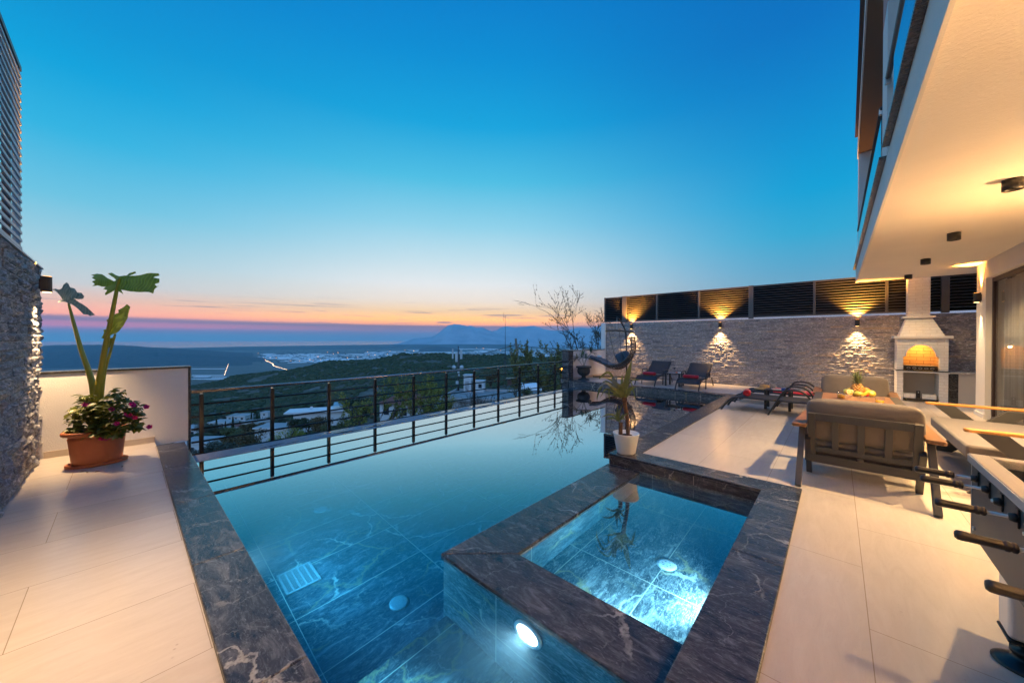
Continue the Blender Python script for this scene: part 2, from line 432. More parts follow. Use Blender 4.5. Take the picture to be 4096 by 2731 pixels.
# ------------------------------------------------------------------ sky
W = bpy.data.worlds.new('World'); S.world = W; W.use_nodes = True
wn = NT(W.node_tree); bg = W.node_tree.nodes['Background']
tc = wn.n('ShaderNodeTexCoord'); nrm = wn.n('ShaderNodeVectorMath', operation='NORMALIZE'); wn.l(tc.outputs['Generated'], nrm.inputs[0])
sep = wn.n('ShaderNodeSeparateXYZ'); wn.l(nrm.outputs[0], sep.inputs[0])
GA = radians(51.3)                                             # bearing of the afterglow, left of +Y
gx, gy = -sin(GA), cos(GA)
dotc = wn.math('ADD', wn.math('MULTIPLY', sep.outputs[0], gx), wn.math('MULTIPLY', sep.outputs[1], gy))
crs = wn.math('SUBTRACT', wn.math('MULTIPLY', sep.outputs[0], gy), wn.math('MULTIPLY', sep.outputs[1], gx))  # >0 to the right
phi = wn.math('ARCTAN2', crs, dotc)
elev = wn.math('ARCSINE', wn.math('MAXIMUM', sep.outputs[2], 0))
SKYMAX = radians(90)
pos = wn.math('POWER', wn.math('DIVIDE', elev, SKYMAX), .5)
P_ = lambda deg: sqrt(max(deg,0)/90)
def skyramp(st, gain=1.0): return wn.ramp(pos, [(P_(e), tuple(gain*x for x in lin(c))) for e, c in st])
SKY_C = [(0, (130, 165, 190)), (0.5, (150, 150, 168)), (1.1, (205, 138, 118)), (1.6, (190, 128, 110)), (2.0, (180, 122, 105)), (2.3, (350, 215, 60)), (3.0, (365, 255, 70)), (4.3, (292, 240, 160)), (6, (268, 248, 222)), (8.6, (248, 249, 245)), (12.1, (210, 235, 242)), (17.4, (150, 216, 238)), (23.7, (80, 194, 230)), (30.6, (16, 166, 222)), (38, (0, 143, 212)), (46, (0, 122, 202)), (90, (0, 95, 185))]
SKY_L = [(0, (112, 175, 208)), (0.4, (122, 168, 200)), (0.85, (185, 140, 165)), (1.3, (315, 155, 150)), (1.65, (270, 148, 150)), (1.9, (190, 128, 138)), (2.15, (200, 138, 138)), (2.5, (345, 215, 140)), (3.9, (278, 218, 176)), (5.6, (226, 226, 220)), (8.6, (182, 219, 228)), (14, (112, 202, 230)), (20, (48, 183, 228)), (25.7, (0, 164, 221)), (30, (0, 150, 213)), (40, (0, 126, 203)), (90, (0, 95, 185))]
SKY_R = [(0, (95, 130, 155)), (1.5, (175, 145, 135)), (4, (175, 172, 175)), (7, (112, 172, 198)), (9.1, (90, 172, 206)), (13.2, (46, 172, 214)), (18.1, (0, 163, 216)), (23.7, (0, 147, 210)), (30, (0, 128, 201)), (35, (0, 114, 193)), (50, (0, 100, 184)), (90, (0, 92, 180))]
def sstep(x, a, b):
    m = wn.n('ShaderNodeMapRange', interpolation_type='SMOOTHSTEP'); wn.l(x, m.inputs[0]); m.inputs[1].default_value = a; m.inputs[2].default_value = b
    return m.outputs[0]
sky = wn.mix(sstep(phi, radians(4), radians(50)), skyramp(SKY_C), skyramp(SKY_R))
sky = wn.mix(sstep(wn.math('MULTIPLY', phi, -1), radians(4), radians(44)), sky, skyramp(SKY_L))
# opposite the afterglow the unseen pale sky is brightened to lift the ambient light
SKY_FILL = [(0,(140,155,185)),(5,(172,178,212)),(14,(165,198,234)),(30,(135,184,230)),(50,(95,150,218)),(75,(40,115,205)),(90,(20,100,200))]
sky = wn.mix(sstep(wn.math('ABSOLUTE', phi), radians(80), radians(135)), sky, skyramp(SKY_FILL, 2.3))
# thin streaky clouds low over the horizon
cb = wn.n('ShaderNodeCombineXYZ'); wn.l(wn.math('MULTIPLY', phi, 5.0), cb.inputs[0]); wn.l(wn.math('MULTIPLY', elev, 95), cb.inputs[1])
cl = wn.noise(cb.outputs[0], 1.0, 6, .62, .3)
band = wn.math('MULTIPLY', sstep(elev, radians(.6), radians(2.0)), wn.math('SUBTRACT', 1, sstep(elev, radians(3.4), radians(6.5))))
clf = wn.math('MULTIPLY', wn.math('MULTIPLY', wn.ramp(cl, [(.55,0),(.66,1)]), band), .6)
sky = wn.mix(clf, sky, lin((150,130,140)))
# small dark cloud bars over the mountains
for p0, sp_, e0, se_, am in ((-1.9,1.7,2.62,.17,.75),(7.3,4.2,3.85,.20,.55),(15.7,3.2,3.75,.22,.35),(-22,9,4.6,.12,.25)):
    dx_ = wn.math('DIVIDE', wn.math('SUBTRACT', phi, radians(p0)), radians(sp_)); dy_ = wn.math('DIVIDE', wn.math('SUBTRACT', wn.math('ADD', elev, wn.math('MULTIPLY', wn.math('SUBTRACT', cl, .5), .004)), radians(e0)), radians(se_))
    rr_ = wn.math('ADD', wn.math('MULTIPLY', dx_, dx_), wn.math('MULTIPLY', dy_, dy_))
    sky = wn.mix(wn.math('MULTIPLY', wn.ramp(rr_, [(.25,1),(1,0)]), am), sky, lin((115,112,135)))
# the physically based sky adds its faint dusk light on top
nish = wn.n('ShaderNodeTexSky', sky_type='NISHITA'); nish.sun_disc = False; nish.sun_elevation = radians(-1.5); nish.sun_rotation = -GA; nish.altitude = 300
sky = wn.mix(1, sky, wn.mix(1, nish.outputs[0], (.02,.02,.02), 'MULTIPLY'), 'ADD')
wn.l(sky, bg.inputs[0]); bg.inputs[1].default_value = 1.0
S.view_settings.view_transform = 'Standard'; S.view_settings.look = 'None'; S.view_settings.exposure = 0; S.view_settings.gamma = 1

# ------------------------------------------------------------------ air
hm = bpy.data.materials.new('evening haze'); hm.use_nodes = True; hn = NT(hm.node_tree); hm.node_tree.nodes.remove(hm.node_tree.nodes['Principled BSDF'])
pv = hn.n('ShaderNodeVolumePrincipled'); pv.inputs['Color'].default_value = (.42,.80,1.0,1); pv.inputs['Density'].default_value = 3.7e-5; pv.inputs['Anisotropy'].default_value = .3
hn.l(pv.outputs[0], hm.node_tree.nodes['Material Output'].inputs[1])
HZ = 46000.
tag(MB().box((-HZ,-HZ,-301.5),(HZ,HZ,905)).build('haze', hm), kind='stuff')
S.cycles.volume_bounces = 1; S.cycles.max_bounces = 10; S.cycles.transparent_max_bounces = 12
S.cycles.transmission_bounces = 8; S.cycles.glossy_bounces = 5; S.cycles.diffuse_bounces = 3
S.cycles.sample_clamp_indirect = 60; S.cycles.caustics_reflective = False; S.cycles.caustics_refractive = True
S.cycles.blur_glossy = .3

# ------------------------------------------------------------------ decks, pool, hot tub
WL = -.14                                                     # water level
b = MB()
b.box((-.257,.0,-.15),(3.2,4.712,0)); b.box((-1.947,4.712,-.15),(3.2,14.2,0)); b.box((-7.45,11.552,-.15),(-1.947,14.2,0))
tag(b.build('deck', M_DECK_E), kind='structure')
tag(MB().box((-7.5,-4,-.15),(3.2,.0,0)).box((-7.5,.0,-.15),(-.257,.297,0)).build('terrace_floor', M_DECK_S), kind='structure')

def by_normal(o):
    me = o.data
    for p in me.polygons:
        n = p.normal; p.material_index = 0 if abs(n.z) > .7 else (1 if abs(n.y) > .7 else 2)
    return o
D = -1.34
b = MB()
b.box((-6.82,.30,D-.2),(-.25,11.58,D))                          # floor
b.box((-7.1,.30,D),(-.56,.575,-.012))                          # south wall
b.box((-6.81,.58,D),(-6.42,11.25,-.150))                        # overflow edge body
b.box((-7.4,11.255,D),(-1.95,11.55,-.012))                      # north wall
b.box((-2.245,4.72,D),(-1.95,11.25,-.012))                      # east wall
b.box((-.55,.30,D),(-.26,1.67,-.012))
b.box((-2.2,.58,D),(-.552,1.665,-.90))                          # bench step
tag(by_normal(b.build('pool_basin', M_TILE)), kind='structure')
def mitre(polys, z0, z1, name, m, parent=None, bev=.006):
    q = MB()
    for p in polys: q.prism(p, z0, z1)
    return q.build(name, m, parent, bevel=bev)
def slab_run(x0, x1, y0, y1, axis, n, gap=.0025):
    out = []
    for i in range(n):
        a, c = i/n, (i+1)/n
        if axis == 'y':
            ya, yb = y0+(y1-y0)*a+gap/2, y0+(y1-y0)*c-gap/2; out.append([(x0,ya),(x1,ya),(x1,yb),(x0,yb)])
        else:
            xa, xb = x0+(x1-x0)*a+gap/2, x0+(x1-x0)*c-gap/2; out.append([(xa,y0),(xb,y0),(xb,y1),(xa,y1)])
    return out
cop = slab_run(-2.262,-1.945,4.714,11.24,'y',5) + slab_run(-7.40,-1.945,11.243,11.553,'x',4) + slab_run(-7.12,-.565,.298,.590,'x',5)
tag(mitre(cop, -.010, .022, 'pool_coping', M_COPING), kind='structure')
# overflow ledge with a film of water standing on it
m, nt, p = newmat('wet ledge stone'); c = nt.coord()
n1 = nt.noise(c, 26, 5, .7); mp = nt.n('ShaderNodeMapping'); nt.l(c, mp.inputs[0]); mp.inputs[3].default_value = (2.6,.75,1)
pud = nt.noise(mp.outputs[0], 1.7, 5, .55, .9)
sepy = nt.n('ShaderNodeSeparateXYZ'); nt.l(c, sepy.inputs[0])
wet = nt.math('ADD', pud, nt.math('MULTIPLY', nt.math('SUBTRACT', sepy.outputs[1], 4.2), .03))
wf = nt.ramp(wet, [(.535,0),(.55,1)])
nt.l(nt.mix(wf, nt.ramp(n1,[(.3,(.22,.21,.22)),(.7,(.36,.34,.35))]), nt.ramp(n1,[(.3,(.05,.055,.06)),(.7,(.09,.095,.10))])), p.inputs['Base Color'])
nt.l(nt.mixf(wf, .6, .02), p.inputs['Roughness']); p.inputs['Coat Weight'].default_value = 0
nt.l(nt.mixf(wf, .2, .5), p.inputs['Specular IOR Level'])
nt.l(nt.bump(nt.math('MULTIPLY', n1, nt.math('SUBTRACT', 1, wf)), .25, .004), p.inputs['Normal'])
tag(MB().box((-6.815,.592,-.165),(-6.42,11.245,-.136)).build('overflow_ledge', m), kind='structure')
# outer retaining wall under the terrace
tag(MB().box((-7.75,-.9,-7),(-7.25,14.4,-.42)).box((-7.25,-.9,-1.7),(-6.825,14.4,-.8)).build('retaining_wall', M_PLASTER), 'rendered retaining wall below the pool and its railing', 'wall')
# water bodies
def water(name, polys, z0, z1, m):
    bm = bmesh.new()
    poly, = polys
    vs = [bm.verts.new((x,y,z1)) for x,y in poly]; f = bm.faces.new(vs)
    r = bmesh.ops.extrude_face_region(bm, geom=[f])
    for v in r['geom']:
        if isinstance(v, bmesh.types.BMVert): v.co.z = z0
    bmesh.ops.recalc_face_normals(bm, faces=bm.faces)
    me = bpy.data.meshes.new(name); bm.to_mesh(me); bm.free(); me.materials.append(m)
    o = bpy.data.objects.new(name, me); COL.objects.link(o); return tag(o, kind='structure')
e = .004
water('pool_water', [[(-6.42-e,.575-e),(-.55+e,.575-e),(-.55+e,1.672+e),(-2.247+e,1.672+e),(-2.247+e,11.255+e),(-6.42-e,11.255+e)]], D-.01, WL, M_WATER)
# ---- hot tub
tub = thing('hot_tub', 'square built-in hot tub with lit water and dark marble rim', 'hot tub', (0,0,0))
TF = -.60
b = MB()
b.box((-2.247,1.672,D),(-1.83,4.40,-.150)); b.box((-1.83,1.672,D),(-.55,2.06,-.150)); b.box((-.55,1.672,D),(-.262,4.40,-.011)); b.box((-2.247,4.40,D),(-.262,4.708,-.011)); b.box((-1.83,2.06,D),(-.55,4.40,TF))
by_normal(b.build('tiled_shell', M_TUB, tub))
mitre([[(-2.262,1.655),(-1.823,2.066),(-1.823,4.392),(-2.262,4.392)]], -.148, -.118, 'rim_stone', M_COPING, tub)
mitre([[(-2.259,1.652),(-.556,1.652),(-.556,2.063),(-1.820,2.063)]], -.148, -.118, 'rim_stone', M_COPING, tub)
mitre(slab_run(-.562,-.252,.30,3.0,'y',2)+[[(-.562,3.002),(-.252,3.002),(-.252,4.706),(-.562,4.396)]], -.009, .022, 'rim_stone', M_COPING, tub)
mitre([[(-2.262,4.394),(-.565,4.394),(-.255,4.710),(-2.262,4.710)]], -.009, .022, 'rim_stone', M_COPING, tub)
MB().box((-2.2466,4.3965,-.115),(-.565,4.3985,-.012)).build('riser', M_RISER['xzy'], tub)
dr = MB().lathe([(0,.012),(.05,.013),(.075,.008),(.082,0)], 28).build('drain_cover', M_WHITE, tub); dr.location = (-1.06,3.12,TF)
sl = MB()
for k in range(6):
    a = k*pi/3; sl.cbox((.032*cos(a),.032*sin(a),.0137),(.014,.008,.0015), None)
sl.build('drain_slot', mat('slot grey', (.2,.22,.22), .6), dr)
water('hot_tub_water', [[(-1.83-e,2.06-e),(-.55+e,2.06-e),(-.55+e,4.40+e),(-1.83-e,4.40+e)]], TF-.01, WL, M_TUBWATER)

LIGHTS = []
def spot(name, loc, direction, energy, col, cone, blend=.5, radius=.03, parent=None, gain=10.):
    l = bpy.data.lights.new(name, 'SPOT'); l.energy = energy*gain; l.color = col; l.spot_size = radians(cone); l.spot_blend = blend; l.shadow_soft_size = radius
    o = bpy.data.objects.new(name, l); COL.objects.link(o); o.location = loc
    o.rotation_euler = V(direction).to_track_quat('-Z','Y').to_euler()
    if parent is not None: o.parent = parent
    LIGHTS.append(o); return o
def pool_lamp(loc, facing, label, energy, r=.085, cone=150, aim=None):
    """round underwater lamp set in a wall; facing = unit normal"""
    t = thing('pool_lamp', label, 'pool lamp', loc, group=None)
    q = V(facing).to_track_quat('Z','Y').to_matrix().to_4x4()
    MB().lathe([(0,0),(r*1.28,0),(r*1.28,.012),(r*1.08,.02),(r,.014)], 28, M=q, closed=True).build('bezel', M_WHITE, t)
    MB().lathe([(0,.020),(r*.7,.018),(r*.99,.012)], 28, M=q).build('lens', M_LENS_POOL, t)
    spot('pool_lamp_light', V(facing)*.035, aim or facing, energy, (.80,.95,1), cone, .6, .012, t, 9.)
    return t
pool_lamp((-1.385,1.668,-.335), (0,-1,0), 'glowing round lamp under water on the outer tub wall', 48)
pool_lamp((-.552,2.75,-.42), (-1,0,0), 'round underwater lamp inside the hot tub wall', 13, .06, 130, (-1,.12,-.28))
pool_lamp((-1.05,2.063,-.40), (0,1,0), 'round underwater lamp in the near wall of the hot tub', 8, .06, 150)
pool_lamp((-3.6,.578,-.55), (0,1,0), 'round underwater lamp below the near pool edge', 30)
DR = [(-4.842,1.683),(-2.863,1.644),(-4.942,4.277),(-2.954,4.189),(-5.045,6.924),(-5.114,9.699),(-3.077,9.567)]
M_LID = mat('pale plastic', (.30,.32,.31), .4)
DL = ['pale round lid on the pool floor just beyond the grate','large pale round lid on the pool floor nearest the tub corner','small pale round lid in the middle of the pool floor','pale round lid on the pool floor close beside the tub','faint round lid far out on the pool floor opposite the rail','farthest round lid beneath the urn end of the pool','round lid on the pool floor beside the yucca side edge']
for k, (x, y) in enumerate(DR):
    t = thing('pool_inlet', DL[k], 'pool inlet', (x,y,D), group='round inlet lids on the pool floor')
    MB().lathe([(.028,.016),(.062,.016),(.08,.01),(.086,0)], 26).build('lid', M_LID, t)
    MB().lathe([(0,.004),(.028,.006)], 16).build('hole', M_CHAR, t)
g = thing('floor_grate', 'rectangular pale slotted drain grate on the pool floor', 'grate', (-3.775,1.116,D))
b = MB(); gw, gh = .30, .27
for x in (-gw/2, gw/2): b.cbox((x,0,.008),(.02,gh+.02,.016))
for y in (-gh/2, gh/2): b.cbox((0,y,.0085),(gw+.02,.02,.017))
for i in range(1,20): b.cbox((-gw/2+gw*i/20,0,.007),(.006,gh,.013))
for j in range(1,5): b.cbox((0,-gh/2+gh*j/5,.0082),(gw,.014,.0155))
b.build('grid', M_LID, g); MB().cbox((0,0,.002),(gw,gh,.004)).build('sump', M_CHAR, g)
# ------------------------------------------------------------------ split-face stone walls
def stone_cladding(name, mat_, parent, x0, x1, z0, z1, y, facing, h, lmin, lmax, relief, sx, sz, seed, ends=False, fq=1.0):
    """courses of rough stones in the plane y; facing = +-1 (which way along Y they stick out)"""
    r = random.Random(seed); b = MB(); z = z0; row = 0
    while z < z1-.01:
        hh = min(h*r.uniform(.9,1.1), z1-z)
        if z1-(z+hh) < h*.4: hh = z1-z
        x = x0 - (r.uniform(0,lmax*.6) if not ends else 0)
        while x < x1:
            L = r.uniform(lmin,lmax); xa, xb = max(x,x0), min(x+L,x1); x += L
            if x1-x < lmin*.4: xb = x1; x = x1
            if xb-xa < .01: continue
            base = r.uniform(.15,.7)*relief
            nx = max(3, int((xb-xa)/sx)+1); nz = max(3, int(hh/sz)+1)
            vs = []; sd = r.uniform(0,90)
            for j in range(nz):
                for i in range(nx):
                    u, w = i/(nx-1), j/(nz-1)
                    px, pz = xa+.002+(xb-xa-.004)*u, z+.002+(hh-.004)*w
                    edge = min(min(u,1-u)*(xb-xa), min(w,1-w)*hh)
                    q = mnoise.fractal(V((px*11*fq+sd,pz*26*fq,sd)), 1, 2, 3)
                    dd = base + relief*.75*q*min(1, .35+edge/.018)
                    if edge < 1e-6: dd = base*.55 + relief*.2*q
                    vs.append((px, y+facing*max(.003,dd), pz))
            n0 = len(vs)
            fs = []
            for j in range(nz-1):
                for i in range(nx-1):
                    q = (j*nx+i, j*nx+i+1, (j+1)*nx+i+1, (j+1)*nx+i)
                    fs.append(q if facing < 0 else q[::-1])
            # returns to the wall
            ring = [i for i in range(nx)]+[(j*nx+nx-1) for j in range(1,nz)]+[((nz-1)*nx+i) for i in range(nx-2,-1,-1)]+[(j*nx) for j in range(nz-2,0,-1)]
            back = []
            for q in ring:
                p = vs[q]; back.append(len(vs)); vs.append((p[0], y, p[2]))
            for k in range(len(ring)):
                k2 = (k+1)%len(ring); q = (ring[k], back[k], back[k2], ring[k2])
                fs.append(q if facing < 0 else q[::-1])
            b.add(vs, fs, False)
        z += hh; row += 1
    return b.build(name, mat_, parent)

lw = thing('stone_wall', 'grey split-face stone wall beside the terracotta planter', 'stone wall')
LWY = -.76
MB().box((-7.75,-1.05,-.3),(2.6,LWY,2.452)).build('wall_core', M_PLASTER, lw)
stone_cladding('stone_face', M_STONE_L, lw, -7.75, -2.2, .003, 2.45, LWY, 1, .085, .14, .40, .045, .030, .020, 3, False, .6)
stone_cladding('stone_face', M_STONE_L, lw, -2.2, 2.6, .003, 2.45, LWY, 1, .082, .25, .5, .04, .12, .04, 4)
MB().box((-7.78,-1.06,2.453),(2.6,LWY+.03,2.47)).build('cap', M_FENCE, lw)
# slatted screen on top of it
ft = thing('slatted_screen', 'tall pale slatted metal screen standing on the stone wall', 'fence')
fz0, fz1 = 2.471, 4.48; yf = -.80
for x in (-6.62, -6.13): MB().box((x-.03,yf-.025,fz0),(x+.03,yf+.025,fz1)).build('post', M_FENCE_D if x > -6.5 else M_FENCE, ft, bevel=.004)
for x in (-3.7,-1.3): MB().box((x-.03,yf-.025,fz0),(x+.03,yf+.025,fz1)).build('post', M_FENCE_D, ft, bevel=.004)
MB().box((-6.66,yf-.035,fz1),(.8,yf+.035,fz1+.055)).build('top_rail', M_FENCE_D, ft, bevel=.004)
b = MB(); nsl = 23
for k in range(nsl):
    z = fz0+.05+(fz1-fz0-.06)*k/nsl
    b.box((-6.60,yf+.026,z-.011),(.8,yf+.04,z+.020))
b.build('slats', M_FENCE, ft)
# neighbour's dark gable wall behind the screen
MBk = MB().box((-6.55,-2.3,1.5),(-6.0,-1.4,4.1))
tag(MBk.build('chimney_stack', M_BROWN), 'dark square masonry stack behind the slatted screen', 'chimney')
tag(MB().beam((-6.0,-1.9,3.42),(-3.2,-2.6,3.30),.5,.09).build('awning_beam', M_FENCE_D), 'dark sloping beam seen through the slatted screen', 'beam')

fw = thing('stone_wall', 'long grey split-face stone wall under the dark louvers', 'stone wall')
FWY = 14.2
MB().box((-7.45,FWY,-.3),(3.2,FWY+.22,2.249)).build('wall_core', M_WARMWALL, fw)
stone_cladding('stone_face', M_STONE, fw, -7.44, 2.6, .003, 2.249, FWY, -1, .062, .16, .46, .038, .036, .020, 9)
MB().box((-7.66,FWY-.03,-.3),(-7.452,FWY+.25,2.262)).build('plaster_end', M_PLASTER, fw, bevel=.006)
MB().box((-7.44,FWY-.012,0),(2.5,FWY-.045,.0035)).build('drain_gap', M_CHAR, fw)
# louver screen
M_DARKBACK = mat('matt black gap shade', (.004,.004,.004), 1, spec=0)
lv = thing('louver_screen', 'long charcoal louver screen on top of the far stone wall', 'louver screen')
z0, z1 = 2.30, 3.365; YL = FWY+.03
posts = [(-7.50,.05),(-6.60,.20),(-2.13,.14),(2.05,.14)]
for x, w in posts: MB().box((x-w/2,YL-.04,2.262 if w > .1 else z0),(x+w/2,YL+.06,z1+.01)).build('post', M_LOUV, lv, bevel=.004)
for x in (-5.26,-3.738,-.51,1.018): MB().box((x-.03,YL-.025,z0),(x+.03,YL+.05,z1)).build('mullion', M_LOUV, lv, bevel=.003)
for a, c in ((-7.475,-6.70),(-6.50,-2.20),(-2.06,1.98)):
    MB().box((a,YL-.02,z0),(c,YL+.05,z0+.055)).build('bottom_rail', M_LOUV, lv)
    MB().box((a,YL-.02,z1-.045),(c,YL+.05,z1)).build('top_rail', M_LOUV, lv)
xs = [-7.475,-6.70,None,-6.50,-5.29,-5.23,-3.768,-3.708,-2.20,None,-2.06,-.54,-.48,.988,1.048,1.98]
seg = [(-7.475,-6.70),(-6.50,-5.29),(-5.23,-3.768),(-3.708,-2.20),(-2.06,-.54),(-.48,.988),(1.048,1.98),(2.12,3.2)]
for a, c in seg:
    b = MB(); n = 12
    for k in range(n):
        z = z0+.075+(z1-z0-.13)*(k+.3)/n
        M = Matrix.Translation(V(((a+c)/2, YL+.012, z))) @ Matrix.Rotation(radians(-24),4,'X')
        b.cbox((0,0,0),(c-a,.062,.010),M)
    b.build('louver_panel', M_LOUV, lv)
    MB().box((a,YL+.052,z0+.01),(c,YL+.058,z1-.005)).build('gap_shade_sheet', M_DARKBACK, lv)  # black sheet added behind the blades so their gaps read as shade

# ------------------------------------------------------------------ parapets and railing
pw = thing('parapet_wall', 'low white parapet with dark stone edge behind the terracotta planter', 'parapet')
MB().box((-7.70,LWY-.02,-.05),(-7.50,.665,1.085)).build('wall', M_PLASTER, pw)
MB().box((-7.72,LWY-.02,1.086),(-7.485,.70,1.112)).build('cap', M_DARK_MARBLE_CAP, pw, bevel=.004)
MB().box((-7.715,.667,-.45),(-7.49,.695,1.084)).build('end_slab', M_DARK_MARBLE_CAP, pw, bevel=.004)
MB().box((-7.499,LWY+.05,.001),(-7.484,.296,.085)).build('skirting', M_BASEB, pw, bevel=.002)
pr = thing('parapet_wall', 'low white parapet ending in a dark pier beside the urn', 'parapet')
MB().box((-7.66,11.56,-.05),(-7.47,14.16,1.105)).build('wall', M_PLASTER, pr)
MB().box((-7.70,11.2,1.107),(-7.45,14.165,1.135)).build('cap', M_DARK_MARBLE_CAP, pr, bevel=.004)
MB().box((-7.69,11.22,-.6),(-7.41,11.555,1.105)).build('pier', M_RISER['xzy'], pr, bevel=.004)
MB().box((-7.469,11.56,.001),(-7.455,14.1,.085)).build('skirting', M_BASEB, pr, bevel=.002)

rl = thing('pool_railing', 'dark metal railing with horizontal bars along the infinity edge', 'railing')
RX, ra, rb, rz = -7.5, .70, 11.215, .705
MB().tube([(RX,ra,rz),(RX,rb,rz+.012)], .028, 14).build('handrail', M_RAILT, rl)
for k in range(11):
    y = .82+.966*k
    q = MB().cbox((RX,y,(rz-.05-.5)/2),(.055,.055,rz-.05+.5)).build('post', M_RAIL, rl, bevel=.003)
    MB().cbox((RX,y,rz-.036),(.018,.03,.03)).build('bracket', M_STEEL, q)
for z in (.497,.303,.107,-.10,-.30): MB().tube([(RX,ra,z),(RX,rb,z+.006)], .016, 8).build('bar', M_RAIL, rl)

# ------------------------------------------------------------------ house
hs = thing('house', 'white house with overhanging terrace soffit and glass balcony', 'house')
ex = lambda y: .395+(y-13.1)*.0161
MB().box((.395,-4,3.12),(7,13.42,3.46)).build('terrace_soffit', M_SOFFIT, hs)
MB().box((.372,-4,3.105),(.394,13.43,3.462)).build('fascia', M_FASCIA, hs)
for a, c in ((-4,5.10),(5.42,13.44)):
    q = MB().box((.318,a,3.465),(.62,c,3.495)).build('balcony_sill', M_DARK_MARBLE_CAP, hs, bevel=.004)
for a, c in ((-4,5.72),(6.38,13.1)):
    q = MB().tube([(.40,a,4.44),(.40,c,4.44)], .024, 10).build('balcony_handrail', M_STEEL if False else M_CHAR, hs)
    MB().cbox((.40,c-.03 if a < 0 else a+.03,4.41),(.05,.05,.07)).build('clamp', M_STEEL, q)
for a, c in ((-4,1),(1.02,5.08),(6.4,9.7),(9.72,13.0)):
    MB().box((.394,a,3.5),(.406,c,4.41)).build('balcony_pane', M_BALGLASS, hs)
# upper storey
MB().box((.40,5.78,3.5),(.62,6.34,5.35)).build('balcony_column', M_PLASTER, hs)
MB().box((.40,5.78,5.351),(.62,6.34,6.44)).build('lamplit_column_top', M_LAMPLIT, hs)  # top of the column: warm lamplight put into its colour
MB().box((2.4,-4,3.46),(2.7,13.4,6.44)).build('upper_wall', M_PLASTER, hs)
MB().box((.40,13.0,3.5),(2.4,13.4,6.44)).build('fin_wall', M_PLASTER, hs)
rp = [(ex(-4)+.001,-4),(7,-4),(7,13.4),(ex(13.4)+.001,13.4)]
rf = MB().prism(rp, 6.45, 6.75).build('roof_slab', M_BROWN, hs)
MB().prism([(ex(-4)-.02,-4),(ex(-4),-4),(ex(13.4),13.4),(ex(13.4)-.02,13.4)], 6.44, 6.752).build('roof_fascia', M_FASCIA, hs)
MB().prism([(ex(-4)-.075,-4),(7,-4),(7,12.7),(ex(12.7)-.075,12.7)], 6.755, 6.80).build('roof_edging', M_FENCE_D, hs)
# ground floor wall, door recess and column
HX = 2.17
MB().box((HX,-4,2.785),(2.42,11.50,3.118)).build('lintel', M_PLASTER, hs)
MB().box((HX,11.50,0),(2.42,12.12,3.118)).build('column', M_PLASTER, hs)
MB().box((HX-.02,11.49,.001),(HX,12.13,.09)).box((HX-.02,11.475,.001),(2.25,11.49,.09)).build('skirting', M_PLASTER, hs, bevel=.003)
MB().box((2.5,-4,0),(7,11.4,3.1)).build('room_block', M_WARMWALL, hs)
dx = 2.245
def door_frame(y0, y1):
    t = MB(); w = .07
    t.box((dx,y0,0.0),(dx+.06,y0+w,2.78)); t.box((dx,y1-w,0.0),(dx+.06,y1,2.78)); t.box((dx,y0+w,2.70),(dx+.06,y1-w,2.78)); t.box((dx,y0+w,0.0),(dx+.06,y1-w,.07))
    o = t.build('sliding_door', M_FENCE_D, hs, bevel=.003)
    MB().box((dx+.02,y0+w+.001,.071),(dx+.03,y1-w-.001,2.699)).build('pane', M_PANE, o)
for y0, y1 in ((9.80,11.498),(8.10,9.797),(6.40,8.097)): door_frame(y0, y1)
MB().box((HX,-4,0),(2.42,6.397,2.784)).build('ground_floor_wall', M_PLASTER, hs)
# curtains hang behind the doors
m, nt, p = newmat('sheer curtain'); p.inputs['Base Color'].default_value = (.42,.40,.36,1); p.inputs['Roughness'].default_value = .9
for k, (y0, y1) in enumerate(((9.9,11.45),(6.6,9.6))):
    b = MB()
    n = int((y1-y0)*70)
    b.grid(lambda u, w: (2.40+.022*sin((y0+(y1-y0)*u)*38)+.012*sin((y0+(y1-y0)*u)*17+1), y0+(y1-y0)*u, .02+2.70*w), n, 2)
    tag(b.build('curtain', m, solid=.002), ['grey pleated curtain behind the glass door next to the column','grey pleated curtain behind the nearer glass doors'][k], 'curtain', 'curtains behind the doors')
# ------------------------------------------------------------------ wall lamps (up and down)
AMBER, WARM = (1,.40,.055), (1,.65,.33)
def wall_lamp(loc, facing, label, down=30, up=14, cd=80, cu=70, uc=AMBER, wc=WARM, off=.085, group='black up and down wall lamps'):
    t = thing('wall_lamp', label, 'wall lamp', loc, atan2(facing[1], facing[0])-pi/2, group)
    w, d, h = .105, .10, .19
    poly = [(-w/2,.012),(w/2,.012),(w/2,.055)]+[(w/2*cos(a), .055+(d-.055)*sin(a)) for a in [pi*k/8 for k in range(1,8)]]+[(-w/2,.055)]
    MB().prism(poly[::1], -h/2, h/2).build('body', M_BLACK, t, bevel=.002)
    MB().cbox((0,.006,0),(.07,.012,.12)).build('wall_plate', M_BLACK, t)
    MB().lathe([(0,0),(.036,0),(.036,-.004),(0,-.004)], 20, (0,.058,-h/2-.0005)).build('lower_lens', M_LENS_WARM, t)
    MB().lathe([(0,0),(.036,0),(.036,.004),(0,.004)], 20, (0,.058,h/2+.0005)).build('upper_lens', M_LENS_AMBER, t)
    spot('lamp_beam_down', (0,off,-h/2-.02), (0,.03,-1), down, wc, cd, 1, .02, t)
    spot('lamp_beam_up', (0,.062,h/2+.02), (0,.02,1), up, uc, cu, .7, .02, t)
    return t
wall_lamp((-6.25,FWY-.045,2.09), (0,-1), 'black wall lamp glowing above the hanging egg chair', 36, 120, 84, 110, wc=(1,.60,.25), off=.085)
wall_lamp((-3.02,FWY-.045,2.07), (0,-1), 'black wall lamp glowing above the upright lounger with lit backrest', 36, 120, 84, 110, wc=(1,.60,.25), off=.085)
